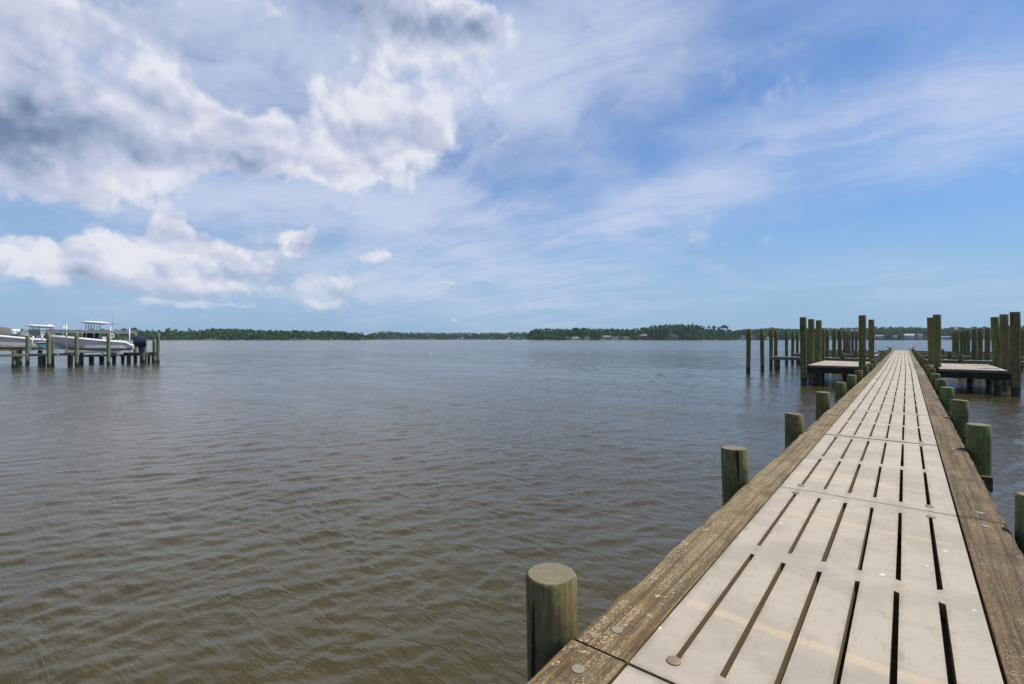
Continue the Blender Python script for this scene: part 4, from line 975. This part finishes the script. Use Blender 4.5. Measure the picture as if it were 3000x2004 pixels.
def crown_arr(h, r, kind, g, dens=1.0, size=.8):
    """triangles of one crown, tree foot at the origin; kind: pine / broad / shrub"""
    out = []
    if kind == 'pine': z0, z1, n = (.46 if size < .8 else .3)*h, .97*h, int(12*dens)
    elif kind == 'broad': z0, z1, n = .20*h, .90*h, int(13*dens)
    else: z0, z1, n = .08*h, .85*h, int(9*dens)
    for i in range(n):
        f = g.random(); z = z0+(z1-z0)*f
        env = math.sin(math.pi*min(1, max(0, .18+.72*f)))**.6
        a = g.uniform(0, 6.28); rr = r*env*math.sqrt(g.random())*.8
        cr_ = r*g.uniform(.30, .50)*(1.0 if kind != 'pine' else .85)
        out.append(clump_tris((rr*math.cos(a), rr*math.sin(a), z), cr_, int(16*dens), size, g, .7))
    return np.concatenate(out)
def tri_mesh(name, tr, m_, jit=None):
    n = len(tr); me = bpy.data.meshes.new(name); me.vertices.add(n*3); me.vertices.foreach_set('co', tr.astype(np.float32).ravel())
    me.loops.add(n*3); me.loops.foreach_set('vertex_index', np.arange(n*3, dtype=np.int32)); me.polygons.add(n)
    me.polygons.foreach_set('loop_start', (np.arange(n)*3).astype(np.int32)); me.update(calc_edges=True); me.materials.append(m_); return me
SEG = [  # name, px0, px1, distance, bank height, tree-top profile, label
 ('left', -700, 1098, 1000, 1.5, [(-700,966),(0,968),(60,966),(200,968),(330,966),(420,971),(480,972),(520,969),(580,970),(612,964),(650,963),(720,965),(780,967),(840,969),(900,970),(960,970),(1020,973),(1050,977),(1080,985),(1098,993)], 'dense green wood along the point on the left shore'),
 ('mid', 1070, 1640, 1650, 2, [(1070,983),(1095,976),(1120,970.5),(1150,970),(1180,974.5),(1300,975),(1400,975),(1500,974),(1540,972),(1570,970),(1640,966)], 'distant low wood across the middle of the view'),
 ('hill', 1545, 2185, 1030, 5, [(1545,978),(1565,964),(1600,963),(1650,965),(1690,961),(1750,964),(1800,963),(1850,965),(1890,960),(1910,955),(1950,952.5),(2000,952),(2040,953),(2062,963),(2100,968),(2140,967),(2185,968)], 'taller wood behind the houses right of the middle'),
 ('right', 2150, 3700, 1150, 9, [(2150,967),(2200,964),(2240,961),(2262,958),(2290,963),(2400,961),(2450,962),(2540,959),(2600,958),(2680,958),(2740,960),(2800,959),(2860,958),(2920,956),(3000,955),(3300,955),(3700,958)], 'broad leaved wood behind the piles on the right shore')]
m_, t_, p = mat('shore_ground'); ge = t_.new('ShaderNodeNewGeometry').outputs['Position']; z = t_.sep(ge)[2]
c = t_.mix(t_.rng(t_.m('ADD', z, t_.m('MULTIPLY', t_.m('SUBTRACT', t_.noise(ge, .03, 4, .6), .5), 1.6)), .55, .9), t_.mix(t_.noise(ge, .06, 4, .6), (.10,.075,.05), (.40,.33,.24)), t_.mix(t_.noise(ge, .1, 4, .6), (.035,.055,.018), (.08,.10,.035)))
t_.put(p.inputs['Base Color'], c); p.inputs['Roughness'].default_value = .95; SHORE = m_
g = np.random.default_rng(3)
OFF = [0, 5, 14, 60, 160, 420]
def bank(off, bh): return float(np.interp(off, OFF, [-.4, .8, 1.2, bh*.55+.6, bh+.8, bh*1.3+1]))
b = MB()
for (nm, p0, p1, dist, bh, prof, lb) in SEG:
    n = max(8, int((p1-p0)/14)); v = []
    for i in range(n+1):
        px = p0+(p1-p0)*i/n; dd = dist+18*math.sin(px*.021)+9*math.sin(px*.07)
        e = min(1, min(px-p0, p1-px)/45.0)
        for o_ in OFF:
            X_, Y_ = polar(px, dd+o_); v.append((X_, Y_, bank(o_, bh)*max(.15, e)))
    m6 = len(OFF)
    b.add(v, [(i*m6+k, (i+1)*m6+k, (i+1)*m6+k+1, i*m6+k+1) for i in range(n) for k in range(m6-1)])
b.build('shore_land', SHORE, kind='structure')
protos = {}
def tree_proto(kind, seed):
    gg = np.random.default_rng(seed); H = 20.0; r_ = {'pine': 4.3, 'broad': 6.2, 'shrub': 5.5}[kind]
    t = empty('pine_tree' if kind == 'pine' else 'leafy_tree', label='x', cat='tree')
    link('crown', tri_mesh('crown', crown_arr(H, r_, kind, gg, 1.35, .75), PINE if kind == 'pine' else LEAF), t)
    bb = MB(); bb.tube([(0,0,-1.5),(gg.normal()*.2,gg.normal()*.2,H*.5),(gg.normal()*.4,gg.normal()*.4,H*.88)], [.34,.24,.10], 7)
    for i in range(4):
        a_ = gg.uniform(0, 6.28); z_ = H*(.55+.09*i); bb.tube([(0,0,z_),(r_*.6*math.cos(a_), r_*.6*math.sin(a_), z_+1.6)], [.12,.04], 5)
    bb.build('trunk', BARK, t); return t
P_ = {k: [tree_proto(k, 10*i+len(k)) for i in range(4)] for k in ('pine', 'broad')}
first = {id(o): True for k in P_ for o in P_[k]}
def plant(kind, i, X_, Y_, zb, h, label, grp, wide=1.0):
    o = P_[kind][i % 4]
    if first[id(o)]: first[id(o)] = False
    else: o = copy_tree(o)
    s_ = h/20.0; o.location = (X_, Y_, zb); o.scale = (s_*wide, s_*wide, s_); o.rotation_euler = (0,0,random.uniform(0,6.28))
    o['label'] = label; o['group'] = grp; return o
HS = [(1352,7,990.5,994.5,'white','light','tiny white house below the distant middle wood',1,1650,8),
 (1492,6,990,995,'tan','tan','small tan cabin on the low spit left of the houses',1,1300,0),
 (1661,8,983,992,'grey','grey','small grey gabled house, first of the row right of the red marker',2,None,9),
 (1721,13,985,994,'white','grey','white house with a grey roof, third of the waterfront row',1,None,8),
 (1778,22,983,994,'grey','grey','wide grey waterfront house below the wood',1,None,8),
 (1805,13,985,994,'white','light','white house with a pale roof beside the wide grey one',2,None,8),
 (1885,21,979,992,'brown','grey','large brown house under the trees near the middle of the rise',2,None,12),
 (1972,24,977,990,'tan','tan','house with a broad tan roof half hidden by the tall pines',2,None,16),
 (2175.5,11,979.5,993,'white','grey','tall narrow white house just left of the lone outer pile',2,None,4),
 (2205,14,980,993,'tan','tan','tan house just right of the lone outer pile',2,1100,4),
 (2338,13,979,992,'white','grey','white house seen between the outer piles and the left platform',2,None,4),
 (2431,10,984,993,'white','light','white house seen between the inner row of piles',2,None,4),
 (2576,19,981,992,'blue','grey','blue grey house left of the far end of the pier',2,None,3),
 (2617,17,983,992,'grey','grey','low grey house above the left end of the pier',1,None,3),
 (2664,23,978,992,'white','light','wide white two storey house above the far end of the pier',2,None,5),
 (2693,15,978,993,'white','grey','tall white house just right of the wide one above the pier',2,None,3)]
BH = [(1687,20,988,994.5,'light','low white roofed boathouse, leftmost of the row',None), (1834,17,985.5,994.5,'dark','dark roofed boathouse with white posts below the wood',None), (2256,17,990,995,'light','low pale roofed boathouse behind the outer pair of piles',None),
        (2765,26,985,994,'blue','blue roofed boathouse right of the tall inner piles',None), (2902,13,980,994,'light','white roofed boathouse behind the far right piles',None), (2880,11,978,994,'tan','narrow tan roofed boathouse behind the far right piles',None)]
CLEAR = [(h_[0]-h_[1]*.55-1.5, h_[0]+h_[1]*.55+1.5) for h_ in HS]+[(h_[0]-h_[1]*.6-1.5, h_[0]+h_[1]*.6+1.5) for h_ in BH]
mass = []
for (nm, p0, p1, dist, bh, prof, lb) in SEG:
    width = (p1-p0)*dist/F_; nrow = 5 if nm != 'mid' else 4
    for row in range(nrow):
        off = [7, 14, 24, 44, 70][row]; step = [4.2, 4.2, 4.5, 5, 6][row] * (1.25 if nm == 'mid' else 1)
        if nm in ('left', 'right'): lim0, lim1 = (-160, p1) if nm == 'left' else (p0, 3160)
        else: lim0, lim1 = p0, p1
        px = lim0
        while px < lim1:
            px += step*F_/dist*g.uniform(.6, 1.4)
            if px > lim1: break
            dd = dist+18*math.sin(px*.021)+9*math.sin(px*.07)+off+g.uniform(-3, 3)
            if row < 2 and any(a_ < px < b_ for a_, b_ in CLEAR): continue
            X_, Y_ = polar(px, dd); zb = bank(off, bh)
            topz = CAMZ+(HY+1.5-lerp(prof, px))*dd/F_
            hfull = max(2.5, topz-zb)
            if row == 0: h = hfull*g.uniform(.28, .55); kind = 'shrub' if g.random() < .6 else 'broad'
            elif row == 1: h = hfull*g.uniform(.5, .8); kind = 'broad' if g.random() < .6 else 'pine'
            elif row == 2: h = hfull*g.uniform(.72, .95); kind = 'pine' if g.random() < (.65 if nm != 'right' else .25) else 'broad'
            else: h = hfull*g.uniform(.90, 1.02); kind = 'pine' if g.random() < (.7 if nm != 'right' else .2) else 'broad'
            r_ = {'pine': .22, 'broad': .34, 'shrub': .7}[kind]*h*g.uniform(.85, 1.2)
            if nm == 'mid' : sz, dn = 1.7, .75
            else: sz, dn = 1.35, .95
            tr = crown_arr(h, max(1.6, r_), kind, g, dn, sz*max(.6, min(1, h/12)))
            mass.append(tr+np.array([X_, Y_, zb]))
allt = np.concatenate(mass)
px_all = None
o = link('far_woodland', tri_mesh('far_woodland', allt, LEAF)); tag(o, 'continuous green wood lining the whole far shore', 'woodland', kind='stuff')
# single trees that stand out on the skyline or at the water's edge
gl = 'tall pines standing out above the left wood'
for i, (px, top, wd) in enumerate(sorted([(362,962,1.3),(378,961,1.5),(394,960,1.6),(410,966,1),(433,966,1.0),(447,965,.9),(466,967,1),(494,961,1.5),(513,964,1.2),(556,962,1.5),(345,966,1.3),(300,963,1.6),(235,964,1.4),(190,964,1.3),(20,964,1.6),(110,965,1.3),(625,963,1.1),(648,962,1.2),(668,962,1.1),(690,963,1.1),(735,964,1.1),(790,966,1.2),(1060,973,1.0),(1078,978,.9),(1086,979,.8)])):
    dd = 1000+18*math.sin(px*.021)+9*math.sin(px*.07)+30; X_, Y_ = polar(px, dd); zb = bank(30, 1.5)
    lab = {494: 'flat topped lone pine above the left wood, the tallest near the boat dock', 556: 'lone pine with a bare trunk and tufted crown above the left wood', 1078: 'last small pine at the tip of the left point'}.get(px) or (nth('tufted pine', 'behind the boat dock' if px < 340 else 'behind the stern of the nearer boat' if px < 420 else 'just right of the boat dock end' if px < 530 else 'on the highest part of the left wood' if px < 800 else 'near the tip of the left point'))
    plant('pine', i, X_, Y_, zb, CAMZ+(HY-top)*dd/F_-zb, lab, gl, wd*.9)
gl2 = 'tall pines on the rise right of the middle'
for i, (px, top, wd) in enumerate([(1570,963,1),(1583,963,1.1),(1605,962,1),(1660,963,1),(1688,960,1.2),(1710,961,1),(1796,962,1.1),(1838,963,1),(1880,961,1),(1893,959,1),(1908,956,1),(1922,953,1.1),(1935,952,1.1),(1948,950,1.2),(1962,951,1.1),(1975,950,1.3),(1988,951,1.1),(2001,949,1.2),(2014,951,1.1),(2028,949,1.3),(2041,952,1.1),(2052,954,1.1),(2061,957,.7),(2079,954,1.15),(2092,955,1.05),(2107,958,1.0),(2121,953,1.7),(2131,956,1.3)]):
    dd = 1030+18*math.sin(px*.021)+9*math.sin(px*.07)+45; X_, Y_ = polar(px, dd); zb = bank(45, 5)
    lab = {2061: 'thin pale pine standing in the gap right of the tall pine group', 2079: 'round topped pine, left one of a separate pair on the skyline', 2092: 'smaller round topped pine, right one of a separate pair on the skyline', 2121: 'wide spreading pine on the skyline right of the separate pair'}.get(px) or (nth('tall pine', 'above the left end of the house row' if px < 1640 else 'above the middle of the house row' if px < 1800 else 'on the shoulder left of the tallest group' if px < 1900 else 'in the tallest group above the tan roof'))
    plant('pine', i, X_, Y_, zb, CAMZ+(HY-top)*dd/F_-zb, lab, gl2, wd*.9)
gl3 = 'rounded trees on the skyline of the right shore'
for i, px in enumerate([2200,2222,2243,2254,2266,2276,2300,2340,2370,2420,2455,2545,2562,2580,2610,2640,2665,2690,2725,2770,2800,2835,2870,2905,2950,2985]):
    dd = 1150+18*math.sin(px*.021)+9*math.sin(px*.07)+75; X_, Y_ = polar(px, dd); zb = bank(75, 9)
    plant('broad', i, X_, Y_, zb, CAMZ+(HY-lerp(SEG[3][5], px)+1)*dd/F_-zb, (nth('rounded tree', 'above the white and tan houses by the outer pile' if px < 2290 else 'behind the left platform piles' if px < 2520 else 'above the far end of the pier' if px < 2710 else 'between the tall pile groups right of the pier' if px < 2880 else 'behind the tall piles at the right edge')) if px != 2254 else 'highest rounded tree above the wood behind the outer piles', gl3, 1.0)
gl4 = 'low spreading trees along the waterfront'
for i in range(40):
    px = 1575+i*14+random.uniform(-4, 4); 
    if px > 2160: break
    if any(a_-3 < px < b_+3 for a_, b_ in CLEAR): continue
    dd = 1030+18*math.sin(px*.021)+9*math.sin(px*.07)+9; X_, Y_ = polar(px, dd)
    plant('broad', i, X_, Y_, bank(9, 5), random.uniform(7, 12), nth('low spreading tree', 'near the left end of the house row' if px < 1700 else 'among the middle houses' if px < 1850 else 'between the brown house and the tan roof' if px < 1990 else 'right of the tan roofed house'), gl4, 1.5)

# ------------------------------------------------------------------ houses on the far shore
WALLS = {'white': simple('white_siding', (.62,.62,.62), .7, 0, .06, .4), 'tan': simple('tan_siding', (.42,.35,.26), .8, 0, .1, .4), 'blue': simple('blue_grey_siding', (.22,.30,.38), .7, 0, .1, .4),
         'brown': simple('brown_siding', (.17,.13,.10), .8, 0, .15, .4), 'grey': simple('grey_siding', (.30,.31,.32), .8, 0, .1, .4)}
ROOFS = {'dark': simple('dark_shingles', (.07,.07,.075), .9, 0, .2, .4), 'grey': simple('grey_shingles', (.26,.26,.27), .9, 0, .15, .4), 'light': simple('pale_metal_roof', (.34,.35,.35), .5, .2, .06, .4), 'tan': simple('tan_shingles', (.33,.27,.20), .9, 0, .15, .4), 'blue': simple('blue_metal_roof', (.06,.12,.28), .5, .2, .1, .4)}
GLASS = simple('dark_window_glass', (.03,.04,.05), .1, 0, .2, 1); TRIM = simple('white_trim', (.75,.75,.74), .6, 0, .04, 1)
def house(px, wpx, ytop, ybase, wall, roof, label, floors=2, dist=None, off=8, open_=False, bh=5):
    if dist is None: dist = 1030 if px < 2190 else 1150
    dd = dist+18*math.sin(px*.021)+9*math.sin(px*.07)+off
    X_, Y_ = polar(px, dd); k = dd/F_; W_ = wpx*k; zb = CAMZ+(HY-ybase)*k; zt = CAMZ+(HY-ytop)*k; Hh = zt-zb; D_ = max(5, W_*.6)
    ang = math.atan2(X_, Y_); t = empty('open_boathouse' if open_ else 'house', (X_, Y_, zb), -ang, label=label, cat='boathouse' if open_ else 'house', group='boathouses along the far shore' if open_ else 'houses on the far shore')
    hr = Hh*.32; hwl = Hh-hr; h2 = W_/2
    b = MB()
    if open_:
        for xx in np.linspace(-h2, h2, 4):
            for yy in (0, D_): b.tube([(xx, yy, -1.5), (xx, yy, hwl)], .16, 6)
        b.build('posts', WALLS[wall], t); b = MB(); b.box(-h2*.9, h2*.9, .6, D_-.6, -.1, .15); b.build('deck', WALLS['tan'], t)
    else:
        b.box(-h2, h2, 0, D_, -3, hwl); 
        b.build('wall', WALLS[wall], t)
        for f_ in range(floors):
            nwin = max(2, int(W_/2.8))
            for i in range(nwin):
                xx = -h2+W_*(i+.5)/nwin; z0 = hwl*(f_+.28)/floors
                fr = MB(); fr.box(xx-.62, xx+.62, -.08, -.004, z0-.1, z0+1.5); fo = fr.build('window', TRIM, t)
                pn = MB(); pn.box(xx-.5, xx+.5, -.10, -.084, z0, z0+1.4); pn.build('pane', GLASS, fo)
        dk = MB(); dk.box(-h2*.95, h2*.95, -2.2, -.12, hwl*.46, hwl*.46+.15)
        for xx in np.linspace(-h2*.9, h2*.9, 4): dk.tube([(xx, -2.05, -1.5), (xx, -2.05, hwl*.46+1.0)], .09, 5)
        dk.build('porch', TRIM if wall != 'brown' else WALLS['brown'], t)
    r_ = MB(); o_ = .5
    if W_ > 11: r_.prism([(-.0-o_, hwl-.12), (D_+o_, hwl-.12), (D_/2, hwl+hr)], 0, -h2-o_, h2+o_)
    else: r_.prism([(-h2-o_, hwl-.12), (h2+o_, hwl-.12), (0, hwl+hr)], 1, -o_, D_+o_)
    ro = r_.build('roof', ROOFS[roof], t)
    if not open_ and W_ > 9: c_ = MB(); c_.box(h2*.4, h2*.4+.8, D_*.4, D_*.4+.8, hwl+.2, hwl+hr+.9); c_.build('chimney', WALLS['tan'], ro)
    return t
for (px, wpx, yt, yb_, wl, rf, lb, fl, ds, of) in HS: house(px, wpx, yt, yb_, wl, rf, lb, fl, ds, of)
for (px, wpx, yt, yb_, rf, lb, ds) in BH:
    house(px, wpx, yt, yb_, 'white', rf, lb, 1, ds, -12, True)
def small_boat(px, d, L, label):
    X_, Y_ = polar(px, d); t = empty('moored_boat', (X_, Y_, 0), -math.atan2(X_, Y_), label=label, cat='boat', group='white boats moored off the far shore')
    b = MB(); b.prism([(-L/2, .1), (L/2-.6, .1), (L/2+.3, 1.1), (-L/2, .9)], 1, -.9, .9); b.build('hull', WHITE, t)
    b = MB(); b.prism([(-L*.2, 1.0), (L*.12, 1.0), (L*.05, 1.9), (-L*.15, 1.9)], 1, -.6, .6); b.build('cabin', WHITE, t)
small_boat(1600, 1000, 11, 'long white boat lying off the shore left of the first house')
small_boat(2773, 1100, 9, 'white boat moored beside the blue roofed boathouse')
small_boat(2755, 1108, 6, 'short white boat moored left of the blue roofed boathouse')
small_boat(2441, 1110, 7, 'white boat moored behind the inner row of piles')
# bulkheads and a private jetty at the foot of the right shore
for (p0_, p1_, dd, m_, lb) in ((2108,2160,1012,FILM,'long reddish brown bulkhead at the water left of the white house'), (1880,2050,1014,PLK,'pale bulkhead along the water below the tall pines'), (2185,2230,1090,FILM,'short brown bulkhead below the tan house'), (2540,2740,1125,CAPM,'dark bulkhead along the water beyond the pier end')):
    t = empty('bulkhead', (*polar((p0_+p1_)/2, dd), 0), YAW, label=lb, cat='bulkhead', group='timber bulkheads along the far shore')
    hw_ = (p1_-p0_)/2*dd/F_; b = MB(); b.box(-hw_, hw_, 0, .4, -1, 1.5); b.build('wall_boards', m_, t)
    b = MB()
    for i in range(int(hw_/2)): b.tube([(-hw_+4*i+1, -.2, -1), (-hw_+4*i+1, -.2, 2.1)], .18, 6)
    b.build('piles', CAPM, t); b = MB(); b.box(-hw_, hw_, -.1, .9, 1.504, 1.65); b.build('cap_board', m_, t)

# ------------------------------------------------------------------ air
hm = bpy.data.materials.new('haze_air'); hm.use_nodes = True; hn = NT(hm.node_tree); hn.n.clear()
pv_ = hn.new('ShaderNodeVolumePrincipled'); pv_.inputs['Color'].default_value = (.72,.86,1,1); pv_.inputs['Density'].default_value = .00007; pv_.inputs['Anisotropy'].default_value = .2
hn.l.new(pv_.outputs[0], hn.new('ShaderNodeOutputMaterial').inputs['Volume'])
b = MB(); b.box(-3300, 3300, -3300, 3300, -4, 62); hz_o = b.build('haze', hm, kind='stuff', label='thin blue haze over the whole water and shore', cat='haze')
